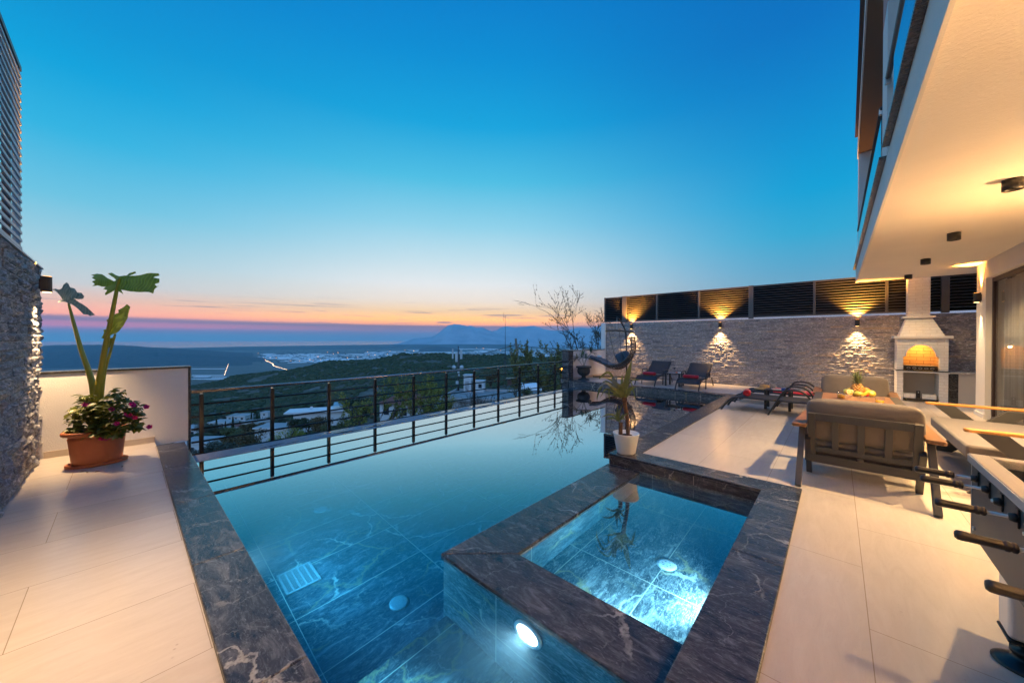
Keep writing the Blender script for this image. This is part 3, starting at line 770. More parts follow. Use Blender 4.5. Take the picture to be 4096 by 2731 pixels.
wall_lamp((.431,FWY-.045,2.05), (0,-1), 'black wall lamp glowing on the stone wall next to the barbecue', 36, 120, 84, 110, wc=(1,.60,.25), off=.085)
wall_lamp((-7.2,LWY+.05,2.21), (0,1), 'black wall lamp on the rough stone wall over the planter', 36, 46)
wall_lamp((HX,11.80,2.43), (-1,0), 'black wall lamp on the white column near the barbecue', 22, 40, 46, 60)
wall_lamp((-2.9,LWY+.05,2.21), (0,1), 'black wall lamp on the near stretch of the stone wall', 30, 14, 120)
for y, e_, eu in ((6.0,36,17),(1.2,30,72),(-2.0,26,58)):  # all unseen; the two at lower y are added to brighten deck and soffit
    wall_lamp((HX,y,1.95), (-1,0), 'unseen black wall lamp on the white house wall beside the glass doors', e_, eu, 155, 165, uc=(1,.52,.18))

def ceiling_lamp(y, label, e_=85):
    t = thing('ceiling_lamp', label, 'ceiling lamp', (1.255,y,3.12), group='black cylinder lamps under the soffit')
    MB().lathe([(.067,0),(.067,-.105),(.058,-.105),(.052,-.085)], 28).build('housing', M_BLACK, t)
    MB().lathe([(.0515,-.085),(.03,-.068),(0,-.066)], 24).build('reflector', mat('gold reflector', (.8,.45,.1), .2, metal=1) if 'gold reflector' not in MATS else MATS['gold reflector'], t)
    MB().blob((0,0,-.075),(.018,.018,.012),10,6).build('bulb', M_LENS_WARM, t)
    spot('ceiling_beam', (0,0,-.11), (0,0,-1), e_, (1,.66,.30), 125, .7, .03, t)
for y, lb, ee in ((5.84,'nearest black cylinder lamp under the soffit',66),(8.19,'second black cylinder lamp along the soffit from the camera',34),(10.43,'third black cylinder lamp along the soffit, before the chimney',22),(12.67,'farthest black cylinder lamp under the soffit beside the chimney',10)):
    ceiling_lamp(y, lb, ee)

# ------------------------------------------------------------------ barbecue
bq = thing('barbecue', 'white brick barbecue with arched fire opening and chimney', 'barbecue', (0,0,0))
y0, y1 = 13.60, FWY-.045
WB = [M_WBRICK['xzy'], M_WBRICK['xzy'], M_WBRICK['yzx']]
def bb(lo, hi, name, bev=.004):
    return by_normal(MB().box(lo, hi).build(name, WB, bq, bevel=bev))
bb((1.165,y0,0),(1.278,y1,.735), 'pier'); bb((1.875,y0,0),(2.022,y1,.735), 'pier')
MB().box((1.278,y1-.03,0),(1.875,y1,.735)).build('back_panel', M_WARMWALL, bq)
MB().box((1.15,y0-.05,.737),(2.04,y1,.765)).build('slab', M_PLASTER, bq, bevel=.004)
MB().box((1.15,y0-.055,.767),(2.045,y1,.787)).build('counter', M_DARK_MARBLE_CAP, bq, bevel=.003)
bb((1.165,y0,.789),(1.276,y1,1.60), 'jamb'); bb((1.876,y0,.789),(2.022,y1,1.60), 'jamb')
# arched front
b = MB(); cx, rx_, zs, zt = 1.572, .262, 1.150, 1.449
N = 16; top = 1.60
arcp = [(cx-rx_*cos(pi*k/N), zs+(zt-zs)*sin(pi*k/N)) for k in range(N+1)]
def front(yy0, yy1):
    q = MB()
    out = [(1.2762,1.137),(1.2762,top)]
    for k in range(N):
        a, c = arcp[k], arcp[k+1]
        q.add([(a[0],yy0,a[1]),(c[0],yy0,c[1]),(c[0],yy0,top),(a[0],yy0,top),(a[0],yy1,a[1]),(c[0],yy1,c[1]),(c[0],yy1,top),(a[0],yy1,top)],
              [(0,1,2,3),(7,6,5,4),(4,5,1,0),(3,2,6,7)])
    q.box((1.2762,yy0,1.137),(cx-rx_,yy1,top)); q.box((cx+rx_,yy0,1.137),(1.8758,yy1,top))
    return q
front(y0+.001,y0+.10).build('arched_front', M_WBRICK['xzy'], bq)
MB().tube([(p[0]*1.0,y0+.004,p[1]) for p in arcp], .014, 8).build('arch_trim', M_PLASTER, bq)
MB().box((1.2762,y1-.05,.789),(1.8758,y1,1.60)).build('fire_back', M_FIREBRICK, bq)
M_FS = brickmat('fire brick side', (.66,.42,.22), (.22,.12,.06), .24, .085, 'yzx', .5, .006, .005)
for a_ in (1.2762,1.8658): MB().box((a_,y0+.1,.789),(a_+.01,y1-.05,1.6)).build('fire_side', M_FS, bq)
MB().box((1.10,y0-.06,1.605),(2.09,y1,1.665)).build('mantel', M_PLASTER, bq, bevel=.005)
hv = [(1.205,y0-.0,1.667),(1.965,y0,1.667),(1.965,y1,1.667),(1.205,y1,1.667),(1.345,y0+.16,2.125),(1.775,y0+.16,2.125),(1.775,y1,2.125),(1.345,y1,2.125)]
by_normal(MB().add(hv,[(3,2,1,0),(4,5,6,7),(0,1,5,4),(1,2,6,5),(2,3,7,6),(3,0,4,7)]).build('hood', WB, bq))
MB().box((1.27,y0+.09,2.127),(1.83,y1,2.175)).build('collar', M_PLASTER, bq, bevel=.004)
bb((1.365,y0+.17,2.177),(1.745,y1,3.30), 'chimney')
fl = MB().blob((1.58,y0+.20,1.50),(.03,.03,.03),10,6).build('fire_lamp', M_LENS_WARM, bq)
pl = bpy.data.lights.new('fire_lamp_light','POINT'); pl.energy = 13; pl.color = (1,.50,.10); pl.shadow_soft_size = .03
po = bpy.data.objects.new('fire_lamp_light', pl); COL.objects.link(po); po.location = (1.58,y0+.20,1.42); po.parent = bq
# side counter
sc = thing('side_counter', 'stone topped side counter between the barbecue and the column', 'counter')
MB().box((2.047,y0+.05,.735),(3.1,y1,.775)).build('worktop', M_WHITE if False else marble('pale counter marble', (.28,.26,.24), (.42,.4,.37), (.6,.58,.54), (.7,.68,.64), .25), sc, bevel=.003)
MB().box((2.024,y0+.08,.0),(2.19,y0+.12,.733)).build('marble_panel', M_DARK_MARBLE_CAP, sc)
MB().box((2.191,y0+.085,.0),(3.1,y0+.12,.733)).build('rendered_panel', M_WARMWALL, sc)
# grill box inside
gb = thing('charcoal_grill', 'dark metal grill box with wire rack inside the barbecue arch', 'grill', (1.572,y0+.20,.789))
M_IRON = mat('worn iron', (.05,.04,.035), .45, metal=.7, var=.4, vscale=14)
b = MB(); b.box((-.285,-.15,.0),(.285,-.14,.115)); b.box((-.285,.14,0),(.285,.15,.115)); b.box((-.285,-.139,0),(-.275,.139,.115)); b.box((.275,-.139,0),(.285,.139,.115)); b.box((-.274,-.139,0),(.274,.139,.01))
b.build('box', M_IRON, gb)
b = MB()
for k in range(34): x = -.27+.54*k/33; b.tube([(x,-.148,.12),(x,.148,.12)], .0028, 5)
for y in (-.13,.13): b.tube([(-.28,y,.117),(.28,y,.117)], .003, 5)
b.build('wire_rack', M_STEEL, gb)
for k in range(5):
    x = -.20+.1*k
    MB().tube([(x+.03*cos(a),-.1535,.055+.02*sin(a)) for a in [2*pi*j/12 for j in range(13)]], .003, 5).build('ornament', M_STEEL, gb)
tag(MB().prism([(-.15,0),(.17,.0),(.10,.02),(-.1,.02)],0,.006,xf((1.60,y0-.03,.789),.03)).build('spatula', mat('brass tool', (.8,.5,.12), .3, metal=.8)), 'flat yellow metal spatula lying in front of the grill box', 'spatula')
tr = thing('storage_tray', 'low black tray shelf under the barbecue', 'tray', (1.576,13.70,0))
MB().box((-.29,-.14,.035),(.29,.22,.075)).build('tray', M_BLACK, tr, bevel=.004)
for x in (-.25,.25): MB().box((x-.02,-.12,0),(x+.02,.2,.034)).build('foot', M_BLACK, tr)
M_FOAM = marble('white stone block', (.6,.58,.55), (.72,.7,.67), (.8,.78,.75), (.5,.48,.46), .4)
for k, (x, w, r_) in enumerate(((1.39,.21,-.02),(1.73,.235,-.12))):
    o = MB().box((-w/2,-.10,0),(w/2,.10,.11)).build('marble_block', M_FOAM, bevel=.006)
    o.location = (x,13.69,.0755); o.rotation_euler = (0,0,r_)
    tag(o, ['white block left of the black speaker under the barbecue','white block with grey streaks beside the right barbecue pier'][k], 'block', 'white blocks under the barbecue')
sp = thing('speaker', 'small upright black speaker between two white blocks', 'speaker', (1.548,13.70,.0755))
MB().box((-.032,-.035,0),(.032,.035,.19)).build('case', M_BLACK, sp, bevel=.004)
MB().lathe([(0,.003),(.012,.002),(.014,0)], 16, M=xf((0,-.0355,.15),0,pi/2)).build('badge', M_STEEL, sp)
# ------------------------------------------------------------------ furniture
def fabric(name, col, var=.12, bs=.35, scale=420):
    m, nt, p = newmat(name); c = nt.coord(); f = nt.noise(c, 5, 5, .65); w = nt.noise(c, scale, 2)
    a = tuple(x*(1-var) for x in col); b_ = tuple(x*(1+var) for x in col)
    nt.l(nt.mix(.35, nt.ramp(f, [(.3,a),(.7,b_)]), nt.ramp(w, [(.3,a),(.7,b_)])), p.inputs['Base Color']); p.inputs['Roughness'].default_value = .92
    p.inputs['Sheen Weight'].default_value = .25
    fold = nt.noise(c, 7, 3, .5, .8)
    nt.l(nt.bump(nt.math('ADD', nt.math('MULTIPLY', fold, 1.0), nt.math('MULTIPLY', w, .12)), bs, .02), p.inputs['Normal']); return m
M_CUSH = fabric('taupe cushion cloth', (.15,.122,.10))
M_CUSH_G = fabric('grey cushion cloth', (.25,.24,.24))
M_SEAT = fabric('brown grey seat cloth', (.13,.11,.10), .1, .15)
M_SLING = mat('black mesh sling', (.035,.035,.037), .7, bump=.5, bscale=700, bdist=.001)
M_RED = fabric('red towelling', (.55,.012,.025), .18, .8, 260)
M_NAVY = fabric('slate blue cushion cloth', (.045,.065,.085))
def wood(name, a, b_, rough=.35, sc=(2,26,26), coat=.2):
    m, nt, p = newmat(name); c = nt.coord(sc); f = nt.noise(c, 1.6, 6, .65, .8); g = nt.noise(c, 6, 4, .6)
    nt.l(nt.mix(.35, nt.ramp(f, [(.32,a),(.68,b_)]), nt.ramp(g, [(.35,a),(.65,b_)])), p.inputs['Base Color'])
    p.inputs['Roughness'].default_value = rough; p.inputs['Coat Weight'].default_value = coat; p.inputs['Coat Roughness'].default_value = .25
    nt.l(nt.bump(g, .08, .003), p.inputs['Normal']); return m
M_IROKO = wood('red brown hardwood', (.15,.060,.02), (.24,.105,.035), .4, (26,2,26), .05)
M_TEAK = wood('teak slats', (.24,.10,.04), (.46,.23,.10), .3)
M_ARM = wood('orange oiled wood', (.48,.19,.035), (.62,.28,.06), .3)

def cushion(c, size, e=.32, sag=.0, seed=1, n=34, m=18, piping=True, M=None, pinch=.0):
    """soft rounded pad: superellipsoid with a little noise"""
    b = MB(); a = [s/2 for s in size]
    def f(u, w):
        th = -pi/2+pi*w; ph = 2*pi*u
        def pw(v, k): return (abs(v)**k)*(1 if v >= 0 else -1)
        x = pw(cos(th),e)*pw(cos(ph),e); y = pw(cos(th),e*1.0)*pw(sin(ph),e); z = pw(sin(th),.8)
        # corners pinch, faces bulge
        bul = (1-abs(x)**3)*(1-abs(y)**3)
        zz = z*(.62+.38*bul)
        nz = mnoise.fractal(V((x*1.6+seed,y*1.6,z+seed)),1,2,3)
        k = 1+.03*nz
        p = V((a[0]*x*k, a[1]*y*k, a[2]*zz*(1+.12*nz)-sag*bul))
        return p if M is None else M @ p
    b.grid(f, n, m, True, True)
    return b

def make_loveseat(label):
    t = thing('garden_armchair', label, 'armchair')
    w = .425
    def back(y, z): return y
    # reclined slatted back frame
    lean = lambda z: .11-.17*(z-.17)/.57
    def P(x, z, d=0): return V((x, lean(z)+d, z))
    b = MB(); up = (0,-1,-.3)
    b.beam(P(-w-.02,.215),P(w+.02,.215),.055,.09,(0,0,1)) if False else None
    fr = MB()
    fr.beam(P(-w+.03,.26),P(-w+.03,.745),.06,.035,(0,1,0)); fr.beam(P(w-.03,.26),P(w-.03,.745),.06,.035,(0,1,0))
    fr.beam(P(-w+.06,.705),P(w-.06,.705),.035,.08,(0,0,1))
    fr.beam(P(-w+.06,.33),P(w-.06,.33),.034,.05,(0,0,1))
    fr.beam(P(-w-.02,.215),P(w+.02,.215),.037,.09,(0,0,1))
    fr.build('back_frame', M_CHAR, t, bevel=.003)
    for x in (-.2,0,.2): MB().beam(P(x,.355,-.001),P(x,.665,-.001),.055,.022,(0,1,0)).build('back_slat', M_CHAR, t, bevel=.002)
    MB().beam(P(0,.262),P(0,.303),.05,.03,(0,1,0)).build('back_slat', M_CHAR, t)
    for s in (-1,1):
        x = s*(w+.055)
        MB().beam((x,-.38,0),(x,.06,.585),.05,.075,(0,-.8,.6)).build('leg', M_CHAR, t, bevel=.003)
        MB().beam((x-s*.052,.27,0),(x-s*.052,.0,.46),.05,.075,(0,.85,.5)).build('leg', M_CHAR, t, bevel=.003)
        MB().beam((x,.78,0),(x,.70,.585),.05,.07,(0,1,0)).build('leg', M_CHAR, t, bevel=.003)
        # broad tapered wooden arm board
        q = MB(); xi = s*(w+.005); xo = s*(w+.135)
        poly = [(xi,-.13),(xo-s*.012,-.15),(xo,-.13),(xo-s*.03,.86),(xo-s*.055,.90),(xi,.90)]
        q.prism(poly if s > 0 else poly[::-1], .587, .625).build('armrest', M_IROKO, t, bevel=.010, seg=3)
    MB().box((-w+.01,.13,.24),(w-.01,.84,.30)).build('seat_frame', M_CHAR, t, bevel=.004)
    cushion(None, (.86,.74,.16), .28, M=xf((0,.47,.375))).build('seat_cushion', M_CUSH, t)
    cushion(None, (.90,.50,.21), .30, seed=5, M=xf((0,.105,.655),0,radians(90+16))).build('back_cushion', M_CUSH, t)
    return t
ch = make_loveseat('grey cushioned armchair with slatted back turned to the camera'); ch.location = (.195,5.20,0); ch.rotation_euler = (0,0,radians(-1.2))
ch['group'] = 'matching armchairs at the table'
c2 = copy_tree(ch); c2.location = (.235,9.12,0); c2.rotation_euler = (0,0,radians(179)); c2['label'] = 'grey cushioned armchair on the far side of the table facing the camera'

tb = thing('dining_table', 'low dark framed table with teak slat top set with fruit', 'table', (.225,7.28,0))
TZ = .655
q = MB(); hw, hl = .49, .87
q.box((-hw,-hl,TZ-.05),(-hw+.10,hl,TZ)); q.box((hw-.10,-hl,TZ-.05),(hw,hl,TZ)); q.box((-hw+.10,-hl,TZ-.05),(hw-.10,-hl+.06,TZ)); q.box((-hw+.10,hl-.06,TZ-.05),(hw-.10,hl,TZ))
q.build('top_frame', M_CHAR, tb, bevel=.003)
n = 12
for k in range(n):
    a = -hl+.062+(2*hl-.124)*k/n; c = -hl+.062+(2*hl-.124)*(k+1)/n
    MB().box((-hw+.102,a+.002,TZ-.03),(hw-.102,c-.002,TZ+.001)).build('slat', M_TEAK, tb, bevel=.0015)
for x in (-hw+.06,hw-.06):
    for y in (-hl+.06,hl-.06): MB().cbox((x,y,(TZ-.05)/2),(.07,.07,TZ-.05)).build('leg', M_CHAR, tb, bevel=.003)

# sofa at the right, arms carried on crossed plates
sf = thing('lounge_sofa', 'grey cushioned sofa with orange wooden arms on crossed dark plates', 'sofa', (0,0,0))
for y, nm in ((7.86,0),(5.76,1)):
    # arm: long tapered bar along X
    MB().prism([(.955,y-.035),(.985,y-.048),(2.0,y-.045),(2.0,y+.045),(.985,y+.03),(.955,y+.015)],.63,.665).build('armrest', M_ARM, sf, bevel=.012, seg=3)
    ys = y-.02
    def plate(p, q_, w=.14, name='crossed_leg'):
        p, q_ = V((p[0],0,p[1])), V((q_[0],0,q_[1]))
        d = (q_-p).normalized(); nrm_ = V((-d.z,0,d.x))*w/2
        # ends cut level
        pts = []
        for base in (p, q_):
            pass
        k = w/2/abs(d.z)
        poly = [(p.x-k,p.z),(p.x+k,p.z),(q_.x+k,q_.z),(q_.x-k,q_.z)]
        o = MB(); vs = [(x,ys-.03,z) for x,z in poly]+[(x,ys+.03,z) for x,z in poly]
        o.add(vs,[(0,1,2,3),(7,6,5,4),(0,4,5,1),(1,5,6,2),(2,6,7,3),(3,7,4,0)])
        return o.build(name, M_CHAR, sf, bevel=.003)
    plate((1.75,0),(1.13,.629)); ys -= .061*(1 if nm == 0 else -1) ; plate((1.09,0),(1.75,.629))
MB().box((1.05,5.92,.28),(1.85,7.72,.335)).build('seat_frame', M_CHAR, sf, bevel=.003)
# seat pad with a clear front edge
sb_ = MB()
def seatf(u, w):
    pass
MB().box((.995,5.87,.337),(1.80,7.76,.475)).build('seat_cushion', M_SEAT, sf, bevel=.028, seg=4)
cushion(None, (.95,.62,.30), .45, seed=3, M=xf((1.90,6.35,.66),radians(-90),radians(68))).build('back_cushion', M_CUSH_G, sf)
cushion(None, (.95,.62,.30), .45, seed=8, M=xf((1.93,7.30,.66),radians(-90),radians(68))).build('back_cushion', M_CUSH_G, sf)
MB().box((2.02,5.80,.30),(2.07,7.82,.80)).build('back_frame', M_CHAR, sf, bevel=.004)

# games table with rods
fb = thing('foosball_table', 'dark grey table football with pale rim and black rod handles', 'table football', (0,0,0))
M_GREY = mat('grey laminate', (.075,.072,.072), .5, var=.06, bump=.06, bscale=300, bdist=.0006)
M_RIM = wood('pale ash rim', (.46,.40,.33), (.55,.49,.41), .35, (30,2,30))
M_ALU = mat('satin aluminium', (.68,.69,.70), .32, metal=.6)
x0, x1, ya, yb = .60, 1.36, 1.55, 3.41
# side panels taper: deep apron
def sidepanel(x, xx):
    poly = [(ya,.60),(yb,.405),(yb,.825),(ya,.825)]
    poly = [(ya,.405),(yb,.405),(yb,.825),(ya,.825)]
    o = MB(); vs = [(x,y,z) for y,z in poly]+[(xx,y,z) for y,z in poly]
    o.add(vs,[(3,2,1,0),(4,5,6,7),(0,1,5,4),(1,2,6,5),(2,3,7,6),(3,0,4,7)]); return o.build('side_panel', M_GREY, fb, bevel=.002)
sidepanel(x0, x0+.025); sidepanel(x1-.025, x1)
MB().box((x0+.026,yb-.025,.405),(x1-.026,yb,.825)).build('end_panel', M_GREY, fb, bevel=.002)
MB().box((x0-.002,yb+.0005,.40),(x0+.03,yb+.004,.87)).build('edge_trim', M_ALU, fb)
MB().box((x0+.026,ya,.60),(x1-.026,yb-.026,.62)).build('playing_field', mat('green pitch', (.10,.2,.08), .5), fb)
MB().box((x0-.012,ya,.826),(x0+.065,yb+.012,.876)).build('rim', M_RIM, fb, bevel=.003)
MB().box((x1-.085,ya,.826),(x1+.012,yb+.012,.876)).build('rim', M_RIM, fb, bevel=.003)
MB().box((x0+.066,yb-.055,.826),(x1-.086,yb+.012,.8755)).build('rim', M_RIM, fb, bevel=.003)
MB().box((x0-.0155,ya,.830),(x0-.0125,yb+.010,.872)).build('rim_edge', M_ALU, fb)
MB().box((x0-.004,yb+.0125,.828),(x1,yb+.016,.874)).build('rim_edge', M_FENCE_D, fb)
MB().box((x0+.066,ya,.862),(x1-.086,yb-.056,.868)).build('glass_top', M_PANE, fb)
M_GRIP = mat('black ribbed rubber grip', (.016,.014,.013), .38)
RODS = [(3.268,True),(3.071,True),(2.876,False),(2.668,True),(2.47,False),(2.275,True),(2.07,False),(1.87,True)]
for k, (y, h) in enumerate(RODS):
    zr = .765
    r_ = MB(); r_.tube([(x0-.235 if h else x0-.035,y,zr),(x1+.05,y,zr)], .0078, 12).build('rod', M_STEEL, fb)
    r_ = fb and bpy.data.objects[-1] if False else children(fb)[-1]
    fl_ = MB(); fl_.lathe([(.0,.0),(.019,.0),(.021,.012),(.017,.026),(.010,.028)], 18, M=xf((x0-.002,y,zr),0,0,radians(-90)))
    fl_.build('bearing', M_GRIP, fb)
    MB().cbox((x0-.004,y,zr),(.007,.034,.085)).build('bearing_plate', M_GRIP, fb, bevel=.003)
    if h:
        prof = [(0,0),(.013,.001),(.0185,.008),(.0195,.02),(.0185,.035),(.0178,.08),(.0175,.115),(.0165,.120),(.0200,.124),(.0200,.133),(.0165,.137),(.0200,.141),(.0200,.150),(.015,.154),(.0,.155)]
        g_ = MB(); nseg = 24
        vs = []; 
        for r0, zz in prof:
            for q_ in range(nseg):
                rr = r0*(1-.07*(.025 < zz < .112)*(q_%3 == 0)); a = 2*pi*q_/nseg
                vs.append((x0-.243+zz, y+rr*cos(a), zr+rr*sin(a)))
        fs = [(i*nseg+j, i*nseg+(j+1)%nseg, (i+1)*nseg+(j+1)%nseg, (i+1)*nseg+j) for i in range(len(prof)-1) for j in range(nseg)]
        g_.add(vs, fs, True).build('handle', M_GRIP, fb)
for y in (2.905,1.75):
    for x in (.70,1.26):
        MB().box((x-.09,y-.08,.135),(x+.09,y+.08,.60)).build('leg', M_ALU, fb, bevel=.022, seg=4)
        q_ = MB(); q_.box((x-.092,y-.082,.122),(x+.092,y+.082,.134)); q_.build('leg_cap', M_GRIP, fb, bevel=.004)
        MB().lathe([(.098,0),(.10,.006),(.085,.016),(.045,.036),(.036,.042),(.036,.06),(.045,.062),(.045,.082),(.018,.084),(.018,.122)], 30, (x-.03,y-.02,0)).build('foot', M_GRIP, fb)
MB().lathe([(.0,.0),(.012,.0),(.012,.006),(.0,.008)],12,M=xf((x0-.001,3.345,.455),0,0,radians(-90))).build('bolt', M_STEEL, fb)

# ---- sun loungers
def make_lounger(name_label, upright):
    t = thing('sun_lounger', name_label, 'sun lounger', group='black sling sun loungers')
    w = .335; zb = .305
    L = 1.95
    for s in (-1,1):
        y = s*w
        fpts = arc([(0,y,0),(.06,y,.10),(.13,y,.20),(.21,y,.27),(.32,y,.30),(.5,y,zb+.003),(1.02,y,zb)],5)
        q = MB()
        for i in range(len(fpts)-1): pass
        q.tube(fpts, .021, 8).build('side_rail', M_BLACK, t)
        if upright: back = [(1.0,y,zb),(1.06,y,zb+.02),(1.30,y,.50),(1.62,y,.745)]
        else: back = [(1.02,y,zb),(1.5,y,zb+.004),(L,y,zb+.008)]
        MB().tube(arc(back,4), .019, 8).build('back_rail', M_BLACK, t)
        yo = s*(w+.032)
        if upright: pts = [(.68,yo,0),(.70,yo,.22),(.72,yo,.44),(.77,yo,.49),(.95,yo,.495),(1.12,yo,.485),(1.17,yo,.45),(1.16,yo,.31)]
        else: pts = [(.86,yo,0),(.97,yo,.22),(1.08,yo,.45),(1.15,yo,.525),(1.27,yo,.545),(1.40,yo,.525),(1.50,yo,.44),(1.56,yo,.31)]
        MB().tube(arc(pts,6), .0175, 8).build('armrest', M_BLACK, t)
        MB().tube([(1.74 if upright else 1.80,yo-s*.03,0),(1.52,yo-s*.03,zb-.01)], .016, 8).build('leg', M_BLACK, t)
        MB().tube([(.10,y,.165),(.30,y,.235),(.42,y,.287)], .011, 6).build('brace', M_BLACK, t)
    for x, z in ((.12,.185),(1.0,zb-.02)): MB().tube([(x,-w,z),(x,w,z)], .014, 8).build('crossbar', M_BLACK, t)
    def seat(u, v):
        x = .10+.92*u; z = .17+.137*min(1,max(0,(x-.10)/.26))**.6 if x < .36 else zb+.003
        sag = .012*(1-(2*v-1)**2)
        return (x, -w+2*w*v, z+.012-sag)
    MB().grid(seat, 26, 7).build('sling_seat', M_SLING, t, solid=.004)
    def bk(u, v):
        sag = .02*(1-(2*v-1)**2)*sin(pi*u)
        if upright:
            x = 1.04+.585*u; z = zb+.025+.432*u**.95
            return (x+sag*.6, -w+2*w*v, z-sag*.6)
        return (1.03+.92*u, -w+2*w*v, zb+.018-sag)
    MB().grid(bk, 14, 7).build('sling_back', M_SLING, t, solid=.004)
    return t
lf = make_lounger('flat black sun lounger with one rolled red towel at its foot', False); lf.location = (-1.90,9.36,0)
l4 = copy_tree(lf); l4.location = (-1.88,10.63,0); l4['label'] = 'flat black sun lounger with a spread red cloth and a straw hat'
lu = make_lounger('upright black sun lounger closest to the hanging egg chair', True); lu.location = (-4.765,11.80,0); lu.rotation_euler = (0,0,radians(90))
l2 = copy_tree(lu); l2.location = (-3.40,11.68,0); l2['label'] = 'upright black sun lounger with its backrest lit by a wall lamp'

def make_side_table(label):
    t = thing('side_table', label, 'side table', group='black side tables between loungers')
    MB().cbox((0,0,.425),(.49,.46,.022)).build('top', M_BLACK, t, bevel=.003)
    for x in (-.215,.215):
        for y in (-.205,.205): MB().cbox((x,y,.2065),(.05,.045,.413)).build('leg', M_BLACK, t, bevel=.002)
    return t
st = make_side_table('black side table carrying a magazine and a blue box'); st.location = (-.955,9.93,0)
s2 = copy_tree(st); s2.location = (-4.03,12.53,0); s2['label'] = 'black side table carrying two cocktail glasses'

def rolled_towel(loc, rz, length, r, label):
    b = MB(); n = 90; turns = 3.6
    prof = []
    for k in range(n+1):
        a = 2*pi*turns*k/n; rr = .010+(r-.010)*(k/n)**.9
        prof.append((rr*cos(a), rr*sin(a)))
    vs = []; fs = []
    ny = 9
    for j in range(ny):
        y = -length/2+length*j/(ny-1)
        bul = 1+.05*mnoise.noise(V((j*.7,r*50,0)))-(.10 if j in (0,ny-1) else 0)
        for p in prof: vs.append((p[0]*bul, y+.006*mnoise.noise(V((p[0]*60,p[1]*60,j))), p[1]*bul*.93+r*.93))
    m_ = len(prof)
    for j in range(ny-1):
        for k in range(n): fs.append((j*m_+k, j*m_+k+1, (j+1)*m_+k+1, (j+1)*m_+k))
    b.add(vs, fs, True)
    o = b.build('rolled_towel', M_RED, solid=.010); o.location = loc; o.rotation_euler = (0,0,rz)
    return tag(o, label, 'towel', 'rolled red towels')
rolled_towel((-1.46,9.34,.318), radians(8), .40, .072, 'rolled red towel on the flat lounger showing its spiral end')
rolled_towel((-4.76,12.22,.318), radians(86), .42, .066, 'rolled red towel on the upright lounger closest to the egg chair')
rolled_towel((-3.40,12.10,.318), radians(88), .44, .066, 'rolled red towel on the upright lounger with the lit backrest')
b = MB()
def cloth(u, w):
    x = -1.10+1.12*u; y = 10.34+.60*w
    z = .335+.018*mnoise.fractal(V((x*5,y*7,3)),1,2,3)+ (.05*max(0,mnoise.noise(V((x*3,y*4,7))))) 
    if w < .08: z -= .05*(1-w/.08)
    return (x+.03*mnoise.noise(V((y*6,x*2,1))), y, z)
b.grid(cloth, 46, 24)
tag(b.build('beach_cloth', M_RED, solid=.006), 'crumpled red cloth spread over the farther flat lounger', 'cloth')
ht = thing('straw_hat', 'straw sun hat lying on the farther flat lounger', 'hat', (-1.30,10.62,.352), radians(20))
M_STRAW = mat('plaited straw', (.45,.27,.11), .8, var=.25, vscale=40, bump=.8, bscale=160, bdist=.004)
MB().lathe([(.075,.095),(.09,.07),(.095,.02),(.105,.008),(.16,.006),(.20,-.008),(.20,-.002),(.16,.012),(.11,.014),(.10,.03),(.094,.075),(.078,.101),(.0,.112)], 30, sx=1.1, sy=.9).build('weave', M_STRAW, ht)
# small things on the tables
def magazine(loc, rz, label, cols):
    t = thing('magazine', label, 'magazine', loc, rz)
    MB().box((-.14,-.10,0),(.14,.10,.006)).build('pages', M_WHITE, t)
    m, nt, p = newmat('printed cover'); f = nt.noise(nt.coord(), 14, 4, .7, 1)
    nt.l(nt.ramp(f, [(.35,cols[0]),(.5,cols[1]),(.62,cols[2])]), p.inputs['Base Color']); p.inputs['Roughness'].default_value = .25
    MB().box((-.14,-.10,.0062),(.14,.10,.0072)).build('cover', m, t); return t
magazine((-.94,9.98,.4365), .3, 'open pink and white magazine on the side table by the flat loungers', ((.6,.12,.16),(.75,.62,.62),(.16,.2,.3)))
bx_ = MB().box((-.075,-.045,0),(.075,.045,.055)).build('blue_box', mat('blue carton', (.01,.07,.32), .45)); bx_.location = (-.82,9.80,.4365); bx_.rotation_euler = (0,0,.15)
tag(bx_, 'small blue box on the side table beside the magazine', 'box')
magazine((-4.06,12.45,.4365), -.2, 'small blue and pink leaflet on the side table under the cocktail glasses', ((.1,.3,.5),(.6,.55,.6),(.5,.2,.25)))
def martini(loc, label, liquid):
    t = thing('cocktail_glass', label, 'cocktail glass', loc, group='cocktail glasses on the far side table')
    MB().lathe([(0,0),(.038,0),(.036,.004),(.006,.010),(.0042,.03),(.0042,.095),(.008,.105),(.058,.175),(.0565,.175),(.006,.109),(0,.107)], 26).build('glass', M_TUMBLER, t)
    MB().lathe([(.0,.1095),(.0055,.1105),(.042,.156),(0,.156)], 24).build('drink', liquid, t)
martini((-4.16,12.58,.4365), 'cocktail glass with pale drink on the far side table', mat('pale drink', (.6,.55,.42), .15))
martini((-4.07,12.66,.4365), 'cocktail glass with dark drink on the far side table', mat('dark drink', (.02,.006,.012), .1))
sb = thing('sunscreen_tube', 'white tube with orange cap lying on the far side table', 'tube', (-3.90,12.44,.4565), radians(4))
MB().lathe([(0,0),(.018,.0),(.02,.01),(.02,.13),(.012,.145)], 18, M=xf((0,0,0),0,0,radians(90))).build('tube_body', M_WHITE, sb)
MB().lathe([(.0,0),(.017,0),(.0195,.01),(.0195,.062),(0,.063)], 18, M=xf((-.0635,0,0),0,0,radians(90))).build('cap', mat('orange cap', (.8,.12,.01), .35), sb)

